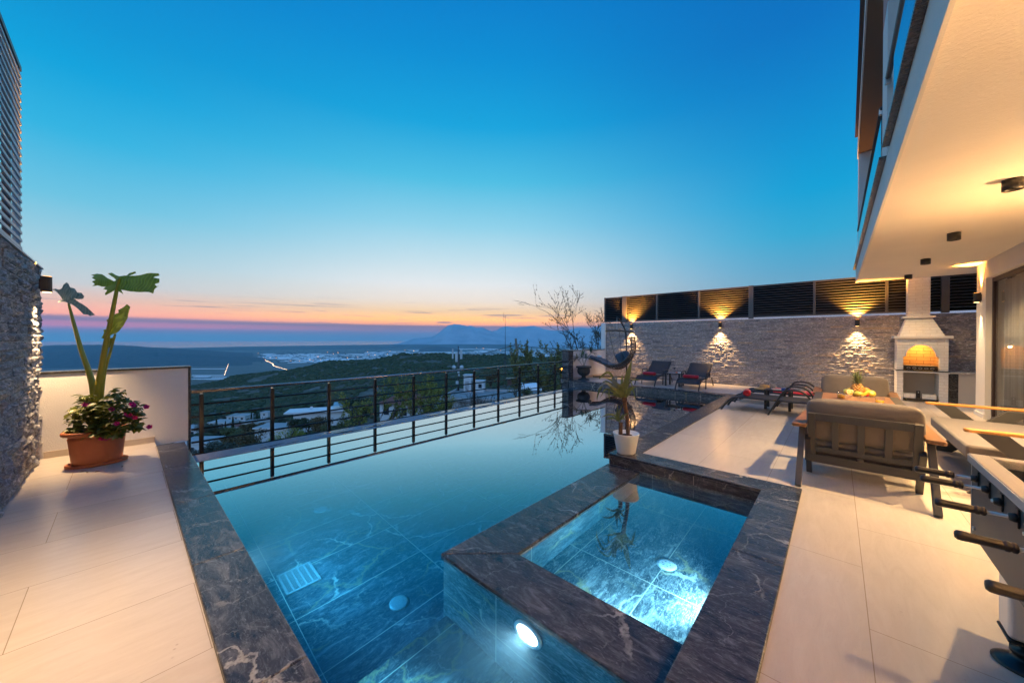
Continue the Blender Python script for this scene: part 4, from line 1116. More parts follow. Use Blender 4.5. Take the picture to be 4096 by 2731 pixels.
# ---- fruit stand on the table
FZ = TZ+.0015; FC = (.235,7.10)
cs = thing('cake_stand', 'clear glass footed stand piled with fruit', 'fruit stand', (FC[0],FC[1],FZ))
MB().lathe([(0,0),(.062,0),(.064,.003),(.03,.010),(.016,.018),(.0135,.045),(.02,.075),(.04,.085),(.168,.096),(.172,.101),(.165,.101),(.04,.091),(0,.089)], 40).build('glass', M_TUMBLER, cs)
PZ = FZ+.103
pa = thing('pineapple', 'ripe pineapple with spiky green crown standing on the glass stand', 'pineapple', (FC[0]-.012,FC[1]+.03,PZ-.012))
m, nt, p = newmat('pineapple rind'); g = nt.n('ShaderNodeNewGeometry')
nt.l(nt.ramp(nt.noise(nt.coord(), 60, 4), [(.3,(.30,.13,.04)),(.5,(.52,.26,.07)),(.7,(.36,.28,.12))]), p.inputs['Base Color']); p.inputs['Roughness'].default_value = .55
b = MB(); b.blob((0,0,.088),(.058,.058,.088),26,18)
rows = 9
for j in range(rows):
    zc = .016+.15*j/(rows-1); rr = .062*sqrt(max(0,1-((zc-.088)/.096)**2)); nn = 10
    for k in range(nn):
        a = 2*pi*(k+.5*(j%2))/nn
        M = xf((rr*cos(a),rr*sin(a),zc),a,0,radians(90))
        b.lathe([(.0175,0),(.0165,.004),(.008,.009),(.002,.017),(0,.018)], 6, M=M @ Matrix.Scale(1.0,4))
b.build('rind', m, pa)
def leafstrip(b, base, dirv, L, w, bend, n=7, fold=.25, twist=0, tipdrop=None):
    """one pointed leaf as a bent, slightly folded strip"""
    d = V(dirv).normalized(); side = d.cross(V((0,0,1)))
    if side.length < .05: side = V((1,0,0))
    side.normalize(); side = Matrix.Rotation(twist,3,d) @ side
    p = V(base); vs = []; 
    dd = d.copy(); up = side.cross(dd)
    for i in range(n+1):
        t = i/n; ww = w*(sin(pi*min(1,t*.85+.12))**.8)*(1-t**4) if i < n else .0005
        ctr = p+up*0; 
        vs += [p-side*ww/2+up*ww*fold, ctr, p+side*ww/2+up*ww*fold]
        dd = (dd+V((0,0,-bend/n))).normalized(); up = side.cross(dd); p = p+dd*L/n
    fs = []
    for i in range(n):
        a = i*3; fs += [(a,a+1,a+4,a+3),(a+1,a+2,a+5,a+4)]
    b.add(vs, fs, True)
m, nt, p = newmat('pineapple crown'); nt.l(nt.ramp(nt.noise(nt.coord(), 18, 3), [(.3,(.06,.10,.05)),(.6,(.16,.2,.08)),(.75,(.32,.24,.07))]), p.inputs['Base Color']); p.inputs['Roughness'].default_value = .5
b = MB(); rr = random.Random(4)
for k in range(46):
    f = k/46; a = k*2.4; tilt = 1.35*(1-f)**1.0+.12
    leafstrip(b, (.014*cos(a),.014*sin(a),.172+.05*f), (cos(a)*sin(tilt),sin(a)*sin(tilt),cos(tilt)), .07+.12*f*rr.uniform(.8,1.1), .018, .25*(1-f)-.1, 5)
b.build('crown', m, pa)
def fruit(kind, label, cat, col, col2, size, loc, rot_=(0,0,0), seed=0, tip=0):
    m, nt, p = newmat(kind+' skin'); f = nt.noise(nt.coord(), 9, 3, .5); nt.l(nt.ramp(f, [(.35,col),(.65,col2)]), p.inputs['Base Color']); p.inputs['Roughness'].default_value = .38
    b = MB()
    def fn(u, w):
        th = -pi/2+pi*w; a = 2*pi*u; c_ = cos(th)
        return (size[0]*c_*cos(a)*(1+tip*sin(th)), size[1]*c_*sin(a)*(1+tip*sin(th)), size[2]*sin(th)*(1-.18*(abs(sin(th))**9) if kind == 'apple' else 1))
    b.grid(fn, 22, 14, True, True); o = b.build(kind, m); o.location = loc; o.rotation_euler = rot_
    return tag(o, label, cat, 'fruit on the glass stand')
X_, Y_ = FC
fruit('mango', 'yellow green mango at the front of the glass stand', 'mango', (.30,.38,.06), (.50,.42,.06), (.056,.040,.034), (X_-.005,Y_-.085,PZ+.034), (0,.05,-.05))
fruit('mango', 'green mango behind the cut orange on the glass stand', 'mango', (.28,.36,.10), (.48,.40,.08), (.045,.035,.040), (X_-.118,Y_+.03,PZ+.042), (0,.2,.3))
fruit('mango', 'small yellow mango touching the pineapple from behind', 'mango', (.50,.38,.06), (.58,.42,.06), (.040,.032,.036), (X_-.082,Y_+.095,PZ+.062), (0,.1,.2))
fruit('apple', 'yellow green apple at the right end of the glass stand', 'apple', (.46,.40,.05), (.52,.42,.06), (.050,.048,.044), (X_+.128,Y_-.02,PZ+.043), (1.0,.4,0))
fruit('carrot_orange', 'whole orange fruit leaning on the pineapple', 'orange', (.75,.20,.015), (.80,.26,.02), (.048,.042,.062), (X_+.085,Y_+.04,PZ+.06), (0,-.7,.2), tip=.1)
bpy.data.objects['carrot_orange'].name = 'orange'
fruit('strawberry', 'dark red strawberry between banana and apple', 'strawberry', (.30,.015,.02), (.42,.02,.02), (.018,.018,.022), (X_+.085,Y_-.065,PZ+.02))
oh = thing('halved_orange', 'halved orange with its cut face to the camera', 'orange half', (X_-.085,Y_-.055,PZ+.044), group='fruit on the glass stand')
Mo = xf((0,0,0),radians(28),radians(72))
prof = [(0,-.044)]+[(.046*sin(a),-.044*cos(a)) for a in [pi/2*k/8 for k in range(1,9)]]
MB().lathe(prof, 26, M=Mo, closed=True).build('peel', mat('orange peel', (.75,.22,.015), .4, bump=.3, bscale=300, bdist=.001), oh)
MB().lathe([(.0465,.0),(.0405,.001),(.0,.001)], 26, M=Mo).build('pith', mat('orange pith', (.82,.62,.30), .5), oh)
b = MB()
for k in range(9):
    a0, a1 = 2*pi*k/9+.05, 2*pi*(k+1)/9-.05
    b.add([Mo @ V((.006*cos((a0+a1)/2),.006*sin((a0+a1)/2),.002))]+[Mo @ V((.037*cos(a0+(a1-a0)*q/4),.037*sin(a0+(a1-a0)*q/4),.002)) for q in range(5)],[(0,i,i+1) for i in range(1,5)])
b.build('segments', mat('orange flesh', (.86,.27,.02), .3), oh)
b = MB(); pts = arc([(X_+.02,Y_-.10,PZ+.018),(X_+.048,Y_-.098,PZ+.03),(X_+.082,Y_-.085,PZ+.06),(X_+.10,Y_-.065,PZ+.088)],5)
nn = len(pts); b.tube(pts, [.006 if i == 0 else (.0225*sin(pi*min(1,max(.12,i/(nn-1))*.86+.10))**.6) for i in range(nn)], 9)
tag(b.build('banana', mat('banana skin', (.72,.44,.03), .45, var=.12, vscale=12)), 'yellow banana leaning at the front of the glass stand', 'banana', 'fruit on the glass stand')
def juice(loc, label):
    t = thing('juice_glass', label, 'glass of juice', loc, group='glasses of orange juice')
    MB().lathe([(0,0),(.040,0),(.043,.004),(.047,.105),(.0450,.105),(.0412,.010),(0,.010)], 32).build('glass', M_TUMBLER, t)
    m_ = MATS.get('orange juice') or mat('orange juice', (.85,.46,.02), .2, spec=.5)
    MB().lathe([(0,.0112),(.0410,.0112),(.0430,.064),(0,.064)], 30).build('juice', m_, t)
juice((.445,7.04,FZ), 'half full glass of orange juice at the front corner of the table')
juice((.055,7.42,FZ), 'half full glass of orange juice behind the mangoes')
pl_ = thing('fruit_plate', 'small plate of sliced fruit in front of the glass stand', 'plate', (.205,6.83,FZ))
MB().lathe([(0,0),(.06,0),(.10,.012),(.098,.015),(.06,.004),(0,.004)], 28).build('dish', M_WHITE, pl_)
for k in range(7):
    a = k*.9; q_ = MB().lathe([(0,-.005),(.026,-.005),(.028,0),(.026,.005),(0,.005)], 16, M=xf((.055*cos(a),.055*sin(a),.022),a,.7)); q_.build('fruit_slice', mat('citrus slice', (.85,.45,.04), .35) if k == 0 else MATS['citrus slice'], pl_)
for k in range(5): MB().blob((.018*cos(k*1.3),.018*sin(k*1.3)+.01,.03+.006*(k%2)),.013,10,7).build('berry', mat('dark berry', (.06,.006,.02), .3) if k == 0 else MATS['dark berry'], pl_)

# ---- hanging egg chair
eg = thing('hanging_chair', 'hanging rope lounge chair on a curved black stand by the wall', 'hanging chair', (-6.25,12.95,0))
M_ROPE = mat('grey brown rope', (.10,.075,.055), .85, var=.25, vscale=30, bump=.8, bscale=180, bdist=.004)
sd_ = MB(); sd_.tube(arc([(-1.12,.02,.03),(-.75,.42,.03),(-.2,.62,.03),(.35,.62,.03),(.66,.40,.03),(.62,.12,.03),(.36,.02,.03)],6), .032, 10).build('base', M_BLACK, eg)
MB().tube(arc([(.04,.62,.05),(.06,.60,.7),(.085,.52,1.3),(.09,.42,1.85),(.02,.22,2.2),(-.08,.02,2.42)],6), .028, 10).build('pole', M_BLACK, eg)
MB().tube([(-.08,.02,2.42),(-.08,.02,2.36)], .008, 6).build('hook', M_STEEL, eg)
b = MB()
for k in range(12):
    z = 2.35-.034*k; ang = (k%2)*pi/2
    b.tube([(-.08+.011*cos(a)*cos(ang), .02+.011*cos(a)*sin(ang), z+.021*sin(a)) for a in [2*pi*j/10 for j in range(11)]], .0038, 5)
b.build('chain', M_STEEL, eg)
MB().tube(arc([(-.40,-.28,1.885),(-.15,-.04,1.905),(.15,.10,1.88),(.50,.24,1.83)],5), .034, 10).build('spreader_bar', M_ROPE, eg)
prof = arc([(-1.22,0,.77),(-.95,0,.735),(-.70,0,.66),(-.45,0,.50),(-.15,0,.40),(.15,0,.44),(.38,0,.64),(.54,0,.95),(.60,0,1.25),(.55,0,1.66)],5)
NP = len(prof)
def wid(t): return .16+.22*sin(pi*min(1,max(0,(t-.02)/.75)))**.7 if t < .8 else .20
def bas(t, s):
    x = t*(NP-1); i = min(int(x), NP-2); p = prof[i].lerp(prof[i+1], x-i)
    lift = .17*(s*s)*sin(pi*min(1,max(0,(t-.22)/.62)))
    return V((p.x, s*wid(t), p.z+lift))
for s in (-1,1): MB().tube([bas(k/40,s) for k in range(41)], .022, 8).build('rim', M_ROPE, eg)
b = MB()
for s in (-.5,0,.5): b.tube([bas(.10+.9*k/30,s)+V((.0,0,-.012)) for k in range(31)], .013, 6)
for k in range(30):
    t = .02+.96*k/29
    b.tube([bas(min(1,max(0,t+.02*(1-abs(s_/4)))), s_/4)+V((0,0,-.004)) for s_ in range(-4,5)], .013 if k < 22 else .009, 6)
b.build('rope_net', M_ROPE, eg)
for (x, y, t, s) in ((-.38,-.26,.40,-1),(.02,.02,.62,-1),(-.30,-.20,.40,1),(.45,.22,.66,1)):
    MB().tube([(x,y,1.88), bas(t,s)], .008, 6).build('hanging_rope', M_ROPE, eg)
def padf(u, w):
    t = .02+.70*u; s = -.9+1.8*w; p = bas(t, s); ed = (1-abs(2*w-1)**3)
    return p+V((-.02,0,.05+.045*ed+.008*cos(u*38)))
MB().grid(padf, 50, 14).build('seat_pad', M_NAVY, eg, solid=.07, bevel=.02)
cushion(None,(.46,.46,.17),.5,seed=2,M=xf((.16,-.08,.83),radians(10),radians(35),radians(58))).build('pillow', M_NAVY, eg)
cushion(None,(.46,.46,.17),.5,seed=6,M=xf((.33,.10,.92),radians(-10),radians(-10),radians(60))).build('pillow', M_NAVY, eg)
bo = thing('rolled_paper', 'small white tube with dark end lying on the egg chair pad', 'tube', (-7.03,12.90,.872), radians(15))
MB().lathe([(.030,0),(.030,.19)], 18, M=xf((-.09,0,0),0,0,radians(90)), closed=True).build('tube_wall', M_WHITE, bo, solid=.004)
MB().lathe([(0,.0),(.026,.0),(.026,.012),(0,.012)],16,M=xf((.082,0,0),0,0,radians(90))).build('plug', M_BLACK, bo)
# ------------------------------------------------------------------ potted plants
def leafmat(name, a, b_, rough=.45, vs=14, trans=.25):
    m, nt, p = newmat(name); f = nt.noise(nt.coord(), vs, 4, .6)
    g = nt.n('ShaderNodeNewGeometry')
    c = nt.mix(.5, nt.ramp(f, [(.35,a),(.65,b_)]), nt.ramp(g.outputs['Random Per Island'], [(0,a),(1,b_)]))
    nt.l(c, p.inputs['Base Color']); p.inputs['Roughness'].default_value = rough
    if trans:
        tr = nt.n('ShaderNodeBsdfTranslucent'); nt.l(c, tr.inputs[0]); mx = nt.n('ShaderNodeMixShader'); mx.inputs[0].default_value = trans
        nt.l(p.outputs[0], mx.inputs[1]); nt.l(tr.outputs[0], mx.inputs[2]); nt.l(mx.outputs[0], m.node_tree.nodes['Material Output'].inputs[0])
    return m
M_TERRA = mat('terracotta plastic', (.42,.125,.05), .5, var=.12, vscale=5, bump=.15, bscale=200, bdist=.001)
M_SOIL = mat('potting soil', (.03,.02,.015), .95, var=.4, vscale=40, bump=1, bscale=90, bdist=.02)
pt = thing('planter', 'oval terracotta planter with tall torn elephant ear leaves and pink flowers', 'planter', (-6.74,-.235,0))
SX, SY = .70, 1.0                                            # oval, long side along the parapet
def oval(prof): return MB().lathe(prof, 48, sx=SX, sy=SY)
oval([(.20,.0),(.255,.0),(.262,.03),(.255,.034),(.245,.012),(0,.012)]).build('saucer', M_TERRA, pt)
oval([(0,.014),(.205,.014),(.21,.04),(.236,.32),(.24,.335),(.232,.35),(.236,.372),(.262,.376),(.285,.385),(.292,.405),(.286,.425),(.268,.428),(.252,.422),(.24,.39),(.235,.37),(0,.37)]).build('pot', M_TERRA, pt)
oval([(0,.392),(.238,.384)]).build('soil', M_SOIL, pt)
KP = .00213
OP = V((0,0,.415)); Rr = V((cy,sn,0)); Nn = V((-6.74,-.235,0)).normalized()          # away from the terrace
def pp(x, y, dep=0): return OP + Rr*((x-560)*KP) + V((0,0,(1035-y)*KP)) + Nn*dep
M_STALK = leafmat('leaf stalk', (.26,.27,.02), (.38,.35,.035), .35, 6, 0)
def stalk(pts, r0, r1, name='leaf_stalk'):
    P = arc([pp(*p) for p in pts], 6); n = len(P)
    return MB().tube(P, [r0+(r1-r0)*(i/(n-1))**.8 for i in range(n)], 12).build(name, M_STALK, pt)
s1 = stalk([(395,302,.05),(425,420,.04),(468,575,.02),(512,700,.0),(535,790,-.01),(545,900,0),(548,1040,0)], .0105, .040)
s2 = stalk([(690,150,0),(672,240,0),(640,400,.0),(606,560,.0),(582,700,0),(566,790,0),(562,900,0),(560,1040,0)], .012, .040)
s3 = stalk([(668,478,.08),(638,580,.07),(608,680,.05),(592,770,.03),(582,880,.02),(578,1040,.02)], .0085, .024)
def ragged_leaf(outline, dep, a, b_, parent, curl=.22, seed=1, tilt=(0,0)):
    from mathutils.geometry import tessellate_polygon
    bm = bmesh.new(); rnd = random.Random(seed)
    # roughen the outline
    out = []
    n = len(outline)
    for i in range(n):
        p, q = V((*outline[i],0)), V((*outline[(i+1)%n],0)); k = max(1,int((q-p).length/16))
        for j in range(k):
            t = j/k; r_ = p.lerp(q,t)
            if j: r_ += V((rnd.uniform(-1.6,1.6),rnd.uniform(-1.6,1.6),0))
            out.append(r_)
    vs = [bm.verts.new(p) for p in out]; fc = bm.faces.new(vs); fc.normal_update(); bmesh.ops.triangulate(bm, faces=[fc], ngon_method='EAR_CLIP')
    for _ in range(2):
        bmesh.ops.subdivide_edges(bm, edges=[e_ for e_ in bm.edges if e_.calc_length() > 22], cuts=1)
        bmesh.ops.triangulate(bm, faces=bm.faces)
    cx_ = sum(p.x for p in out)/n if False else sum(p.x for p in out)/len(out); cy_ = sum(p.y for p in out)/len(out)
    w = max(p.x for p in out)-min(p.x for p in out)
    for v in bm.verts:
        x, y = v.co.x, v.co.y
        d = dep + curl*((x-cx_)/w)**2*1.2 - tilt[0]*(y-cy_)*KP - tilt[1]*(x-cx_)*KP + .012*sin(atan2(y-cy_,x-cx_)*9)+.01*mnoise.noise(V((x*.03,y*.03,seed)))
        v.co = pp(x, y, d)
    bmesh.ops.recalc_face_normals(bm, faces=bm.faces)
    me = bpy.data.meshes.new('leaf_blade'); bm.to_mesh(me); bm.free()
    for p in me.polygons: p.use_smooth = True
    m, nt, p = newmat('leaf blade %d' % seed); c = nt.coord(); f = nt.noise(c, 9, 5, .6); 
    wv = nt.n('ShaderNodeTexWave'); nt.l(c, wv.inputs[0]); wv.inputs['Scale'].default_value = 9; wv.inputs['Distortion'].default_value = 1.5; wv.inputs['Detail'].default_value = 1
    col = nt.mix(nt.math('MULTIPLY', nt.ramp(wv.outputs['Fac'],[(.86,0),(.97,1)]), .5), nt.ramp(f,[(.35,a),(.65,b_)]), tuple(min(1,x*1.9) for x in b_))
    nt.l(col, p.inputs['Base Color']); p.inputs['Roughness'].default_value = .42; nt.l(nt.bump(wv.outputs['Fac'], .3, .01), p.inputs['Normal'])
    tr = nt.n('ShaderNodeBsdfTranslucent'); nt.l(col, tr.inputs[0]); mx = nt.n('ShaderNodeMixShader'); mx.inputs[0].default_value = .5
    nt.l(p.outputs[0], mx.inputs[1]); nt.l(tr.outputs[0], mx.inputs[2]); nt.l(mx.outputs[0], m.node_tree.nodes['Material Output'].inputs[0])
    me.materials.append(m); o = bpy.data.objects.new('leaf_blade', me); COL.objects.link(o); o.parent = parent
    return o
L2_ = [(524,124),(560,119),(590,124),(622,150),(660,172),(672,165),(660,150),(625,122),(648,117),(672,134),(692,142),(735,138),(748,124),(785,114),(788,124),(770,132),(745,142),(800,138),(835,130),(872,124),(918,126),(924,140),(900,146),(886,152),(922,160),(920,182),(893,192),(905,205),(918,200),(890,222),(880,250),(858,240),(800,240),(740,234),(700,224),(712,252),(690,236),(676,226),(668,222),(640,240),(610,256),(606,244),(620,225),(596,216),(612,204),(588,200),(566,192),(532,194),(548,184),(530,166),(552,160),(528,142),(545,136)]
L1_ = [(290,212),(312,208),(335,216),(352,208),(362,186),(380,172),(392,182),(402,204),(430,212),(446,236),(470,238),(486,258),(480,274),(440,276),(425,270),(452,292),(500,322),(548,368),(520,376),(508,368),(482,366),(450,334),(412,306),(395,302),(372,290),(352,290),(330,292),(345,278),(360,282),(340,250),(318,226)]
L3_ = [(740,298),(762,314),(752,345),(742,385),(716,430),(692,458),(672,474),(650,480),(628,492),(604,508),(584,502),(600,470),(596,455),(616,450),(628,425),(614,398),(640,385),(668,360),(690,352),(684,338),(712,322)]
ragged_leaf(L2_, 0, (.22,.28,.02), (.34,.38,.04), s2, .25, 1, (.5,.25))
ragged_leaf(L1_, .05, (.20,.27,.22), (.33,.40,.34), s1, .2, 2, (.4,.2))
ragged_leaf(L3_, .08, (.27,.31,.02), (.40,.42,.05), s3, .15, 3, (.3,-.6))
ragged_leaf([(598,514),(650,500),(668,470),(662,492),(652,520),(650,540),(628,562),(618,548)], .06, (.16,.18,.02), (.24,.26,.04), s3, .1, 4)
# flowering plant round the foot
M_IMP = leafmat('balsam leaf', (.05,.10,.016), (.26,.25,.035), .4, 10, .25)
rnd = random.Random(11); b = MB()
for k in range(760):
    u = rnd.uniform(400,800); 
    if u > 700: lo, hi = 850+(u-700)*.25, 1010+(u-700)*.12
    elif u > 450: lo, hi = 850-30*rnd.random(), 1060
    else: lo, hi = 955-(u-350)*.6, 1050
    v = lo+(hi-lo)*rnd.random()**.9
    if 640 < u < 715 and rnd.random() < .25: v = rnd.uniform(800,870)
    dep = -.22+.40*rnd.random()-(.06 if v > 980 else 0)
    if v > 1005: dep = rnd.uniform(-.24,-.17)
    p = pp(u, v, dep); out = (p-V((0,0,.3))); out.z = max(out.z,.05)*.6
    a = rnd.uniform(0,2*pi); d = V((cos(a)*.9+out.x*.5, sin(a)*.9+out.y*.5, rnd.uniform(-.3,.5)))
    leafstrip(b, p, d, rnd.uniform(.06,.10), rnd.uniform(.048,.068), rnd.uniform(.4,1.1), 5, .16, rnd.uniform(-.5,.5))
fo = b.build('balsam_foliage', M_IMP, pt)
b = MB()
for k in range(40):
    u = rnd.uniform(420,830); p = pp(u, 960+40*rnd.random(), rnd.uniform(-.15,.1)); q = pp(560+(u-560)*.25, 1035, rnd.uniform(-.05,.05)); q.z = .40
    b.tube(arc([q, (p+q)/2+V((0,0,.08)), p],4), .0035, 5)
b.build('balsam_stem', M_STALK, pt)
M_PINK = mat('magenta petals', (.55,.012,.16), .5)
for (u, v) in ((488,877),(515,881),(640,903),(740,937),(755,872),(836,889),(668,980),(583,1064),(609,1064),(771,950),(850,998),(762,880),(725,930)):
    b = MB(); c = pp(u, v, -.25 if v > 950 else -.2)
    fd = V((1,.1,.35)).normalized(); qm = fd.to_track_quat('Z','Y').to_matrix()
    for k in range(5):
        a = 2*pi*k/5+u; ctr = V((.016*cos(a),.016*sin(a),.002)); 
        vs = [c+qm @ V((0,0,0))]+[c+qm @ (ctr+V((.014*cos(t),.012*sin(t),.004*sin(t*2)))) for t in [2*pi*j/8 for j in range(8)]]
        b.add(vs, [(0,j,j%8+1) for j in range(1,9)], True)
    b.build('flower', M_PINK, pt)
M_DEAD = mat('dry leaf', (.10,.07,.03), .8)
for k, (x, y) in enumerate(((-6.38,-.30),(-6.30,-.24),(-6.42,-.33),(-6.36,-.02))):
    b = MB(); leafstrip(b, (x,y,.004), (cos(k*2),sin(k*2),.12), .045, .02, .3, 4)
    tag(b.build('fallen_leaf', M_DEAD), 'small dry leaf lying on the tiles in front of the terracotta planter', 'leaf', 'dry leaves by the planter')

# urn with a fan palm
ur = thing('urn_planter', 'dark fluted urn with a small fan palm beside the far parapet', 'planter', (-7.10,11.80,.0))
M_URN = mat('dark urn resin', (.02,.028,.032), .5, var=.15)
pr_ = [(.0,0),(.215,0),(.22,.035),(.17,.06),(.10,.085),(.075,.12),(.085,.16),(.105,.175),(.17,.20),(.225,.28),(.235,.36),(.222,.44),(.225,.46),(.275,.475),(.295,.495),(.292,.53),(.265,.535),(.25,.51),(.22,.48),(0,.48)]
bb_ = MB(); nseg = 48; vs = []
for r0, zz in pr_:
    for k in range(nseg):
        fl_ = (1+.035*sin(k*2*pi/nseg*16)) if .18 < zz < .45 and r0 > .1 else 1
        vs.append((r0*fl_*cos(2*pi*k/nseg), r0*fl_*sin(2*pi*k/nseg), zz))
bb_.add(vs, [(i*nseg+j, i*nseg+(j+1)%nseg, (i+1)*nseg+(j+1)%nseg, (i+1)*nseg+j) for i in range(len(pr_)-1) for j in range(nseg)], True)
bb_.build('urn', M_URN, ur)
MB().lathe([(0,.492),(.23,.488)],24).build('soil', M_SOIL, ur)
M_PALM = leafmat('palm frond', (.03,.055,.025), (.10,.13,.05), .45, 8, .15)
M_DRY = leafmat('drying frond', (.16,.14,.06), (.26,.22,.10), .6, 8)
def fan(base, mid, tip, facing, L, n, m_, parent, spread=2.2, droop=.5):
    P = arc([base, mid, tip], 6); MB().tube(P, .007, 6).build('frond_stalk', M_PALM, parent)
    b = MB(); d0 = (V(tip)-V(mid)).normalized(); side = d0.cross(V(facing)).normalized()
    for k in range(n):
        a = -spread/2+spread*k/(n-1); d = d0*cos(a)+side*sin(a)
        leafstrip(b, tip, d, L*1.15*(.8+.2*cos(a)), .055, droop*(1+.4*sin(k*3)), 6, .2)
    b.build('frond', m_, parent)
fan((0,0,.49),(-.02,-.02,.7),(-.06,-.05,.86),(sn,-cy,.2),.24,11,M_PALM,ur,3.6,1.1)
fan((0,0,.49),(.10,.05,.82),(.24,.12,1.04),(sn,-cy,.0),.26,11,M_PALM,ur,2.0,1.3)
fan((0,0,.49),(-.12,-.08,.7),(-.22,-.12,.82),(sn,-cy,.3),.22,9,M_DRY,ur,2.6,1.4)
fan((0,0,.49),(.03,.0,.66),(.08,.03,.84),(sn,-cy,.3),.20,9,M_PALM,ur,2.4,.6)
fan((0,0,.49),(-.06,.06,.72),(-.10,.10,.95),(sn,-cy,.3),.22,9,M_PALM,ur,2.4,.7)
b = MB()
for k in range(40):
    a = rnd.uniform(0,2*pi); r_ = rnd.uniform(.02,.2); leafstrip(b, (r_*cos(a),r_*sin(a),.49), (cos(a),sin(a),.9), .09, .03, .8, 4)
b.build('ground_leaves', M_PALM, ur)

# yucca in the white pot
yc = thing('yucca_plant', 'white ribbed pot with a twin trunk yucca on the pool corner', 'potted plant', (-2.09,4.57,.022))
prof = [(0,0),(.108,0),(.115,.008)]
for k in range(14):
    z = .012+.245*k/14; r_ = .117+.048*(z/.26); prof += [(r_,z),(r_+.0035,z+.006),(r_+.001,z+.0155)]
prof += [(.165,.258),(.171,.264),(.170,.272),(.160,.272),(.152,.245),(0,.235)]
MB().lathe(prof, 44).build('pot', M_WHITE, yc)
MB().lathe([(0,.243),(.153,.238)], 24).build('soil', M_SOIL, yc)
KY = .001078; OY = V((.02,.0,.24)); Nn = V((-2.09,4.57,0)).normalized()
def yp(x, y, dep=0): return OY + Rr*((x-360)*KY) + V((0,0,(1070-y)*KY)) + Nn*dep
M_BARK = mat('rough palm bark', (.13,.06,.028), .85, var=.35, vscale=30, bump=1, bscale=60, bdist=.012)
P = arc([yp(366,1090),yp(362,930),yp(347,800),yp(326,690),yp(312,590)],8)
MB().tube(P, [(.026 if i < len(P)*.8 else .029)*(1+.10*sin(i*2.1)) for i in range(len(P))], 12).build('trunk', M_BARK, yc)
P = arc([yp(272,1085),yp(273,1000),yp(275,908)],6)
MB().tube(P, [.0265*(1+.05*sin(i*2.3)) for i in range(len(P))], 12).build('trunk', M_BARK, yc)
M_YUC = leafmat('yucca leaf', (.08,.12,.045), (.22,.23,.06), .4, 8, .3)
M_YUC2 = leafmat('bluish yucca leaf', (.14,.18,.17), (.2,.24,.22), .4, 8, .15)
def ribbon(b, pts, w, seed):
    P = arc(pts, 6); n = len(P); vs = []; fs = []
    for i, p in enumerate(P):
        t = i/(n-1); d = (P[min(i+1,n-1)]-P[max(i-1,0)]).normalized(); s_ = d.cross(Nn*-1+V((0,0,.35))).normalized()
        s_ = Matrix.Rotation(sin(seed*1.7)*.5,3,d) @ s_
        up = s_.cross(d); ww = 1.35*w*(.45+.55*sin(pi*min(1,t*.8+.1)))*(1-t**5) if i < n-1 else .0006
        vs += [p-s_*ww/2+up*ww*.14, p, p+s_*ww/2+up*ww*.14]
    for i in range(n-1):
        a = i*3; fs += [(a,a+1,a+4,a+3),(a+1,a+2,a+5,a+4)]
    b.add(vs, fs, True)
YL_ = [([(310,590),(335,430),(370,280),(410,122)],48,-.02),([(300,590),(230,440),(80,340)],40,-.06),([(300,580),(200,400),(120,290),(20,345),(0,375)],22,.05),([(300,590),(150,430),(60,410),(-12,560),(-20,640)],22,-.05),([(290,600),(170,520),(90,490),(20,590)],20,-.10),([(290,600),(190,500),(132,510),(135,635)],24,-.08),([(310,590),(290,450),(290,310)],30,.05),([(320,590),(350,480),(420,390),(555,378)],16,.08),([(320,600),(370,520),(420,475),(472,455)],28,-.05),([(320,600),(380,480),(430,510),(466,655)],20,-.03),([(320,590),(350,430),(400,420),(448,575)],18,.08),([(310,600),(240,520),(120,440)],34,-.10),([(305,600),(255,480),(215,400)],42,-.09),([(315,600),(300,480),(330,400),(345,290)],30,.02),([(310,600),(200,570),(60,545)],18,.02),([(310,600),(280,520),(262,430)],40,-.12),([(310,610),(350,560),(405,520)],30,-.10),([(310,600),(250,560),(170,560)],24,.08)]
b = MB(); b2 = MB()
for k, (pts, w, dp) in enumerate(YL_):
    n = len(pts)
    ribbon(b, [yp(p[0],p[1],dp*i/(n-1)) for i, p in enumerate(pts)], w*KY, k)
ribbon(b2, [yp(300,590,0),yp(212,450,-.05),yp(206,345,-.09),yp(222,385,-.12)], 52*KY, 3); ribbon(b2, [yp(298,590,0),yp(120,420,-.09),yp(40,430,-.12),yp(-30,520,-.14)], 24*KY, 4)
b.build('leaf_crown', M_YUC, yc); b2.build('drooping_leaf', M_YUC2, yc)
b = MB()
for k, pts in enumerate(([(250,880),(235,780),(237,665)],[(252,880),(262,770),(300,680)],[(248,890),(190,815),(110,805),(30,838)],[(248,895),(190,860),(130,868),(75,892)],[(255,885),(300,830),(372,780)],[(255,890),(300,860),(330,890)],[(245,885),(225,840),(215,760)],[(250,890),(280,850),(310,800)])):
    ribbon(b, [yp(p[0],p[1],(.05 if k%2 else -.05)*i/2) for i, p in enumerate(pts)], 17*KY, k)
b.tube([yp(262,912),yp(250,880)],.006,6); b.build('side_shoot', M_YUC, yc)
# ------------------------------------------------------------------ landscape beyond the terrace
import numpy as np
Nn = V((-sn,cy,0))
def sd(s, d, z): return V((-sn*d+cy*s, cy*d+sn*s, z))
SEA, PLAIN = -300., -296.5
m, nt, p = newmat('sea water'); p.inputs['Base Color'].default_value = (.03,.07,.10,1); p.inputs['Roughness'].default_value = .18; p.inputs['IOR'].default_value = 1.33
nt.l(nt.bump(nt.noise(nt.coord((.004,.012,1)), 1, 6, .7), .25, 20), p.inputs['Normal'])
R_ = 45500.
tag(MB().add([(-R_,-R_,SEA),(R_,-R_,SEA),(R_,R_,SEA),(-R_,R_,SEA)],[(0,1,2,3)]).build('sea', m), kind='structure')
def coast_d(v, z=PLAIN): return (CAM_H-z)*FPX/(v-1357)
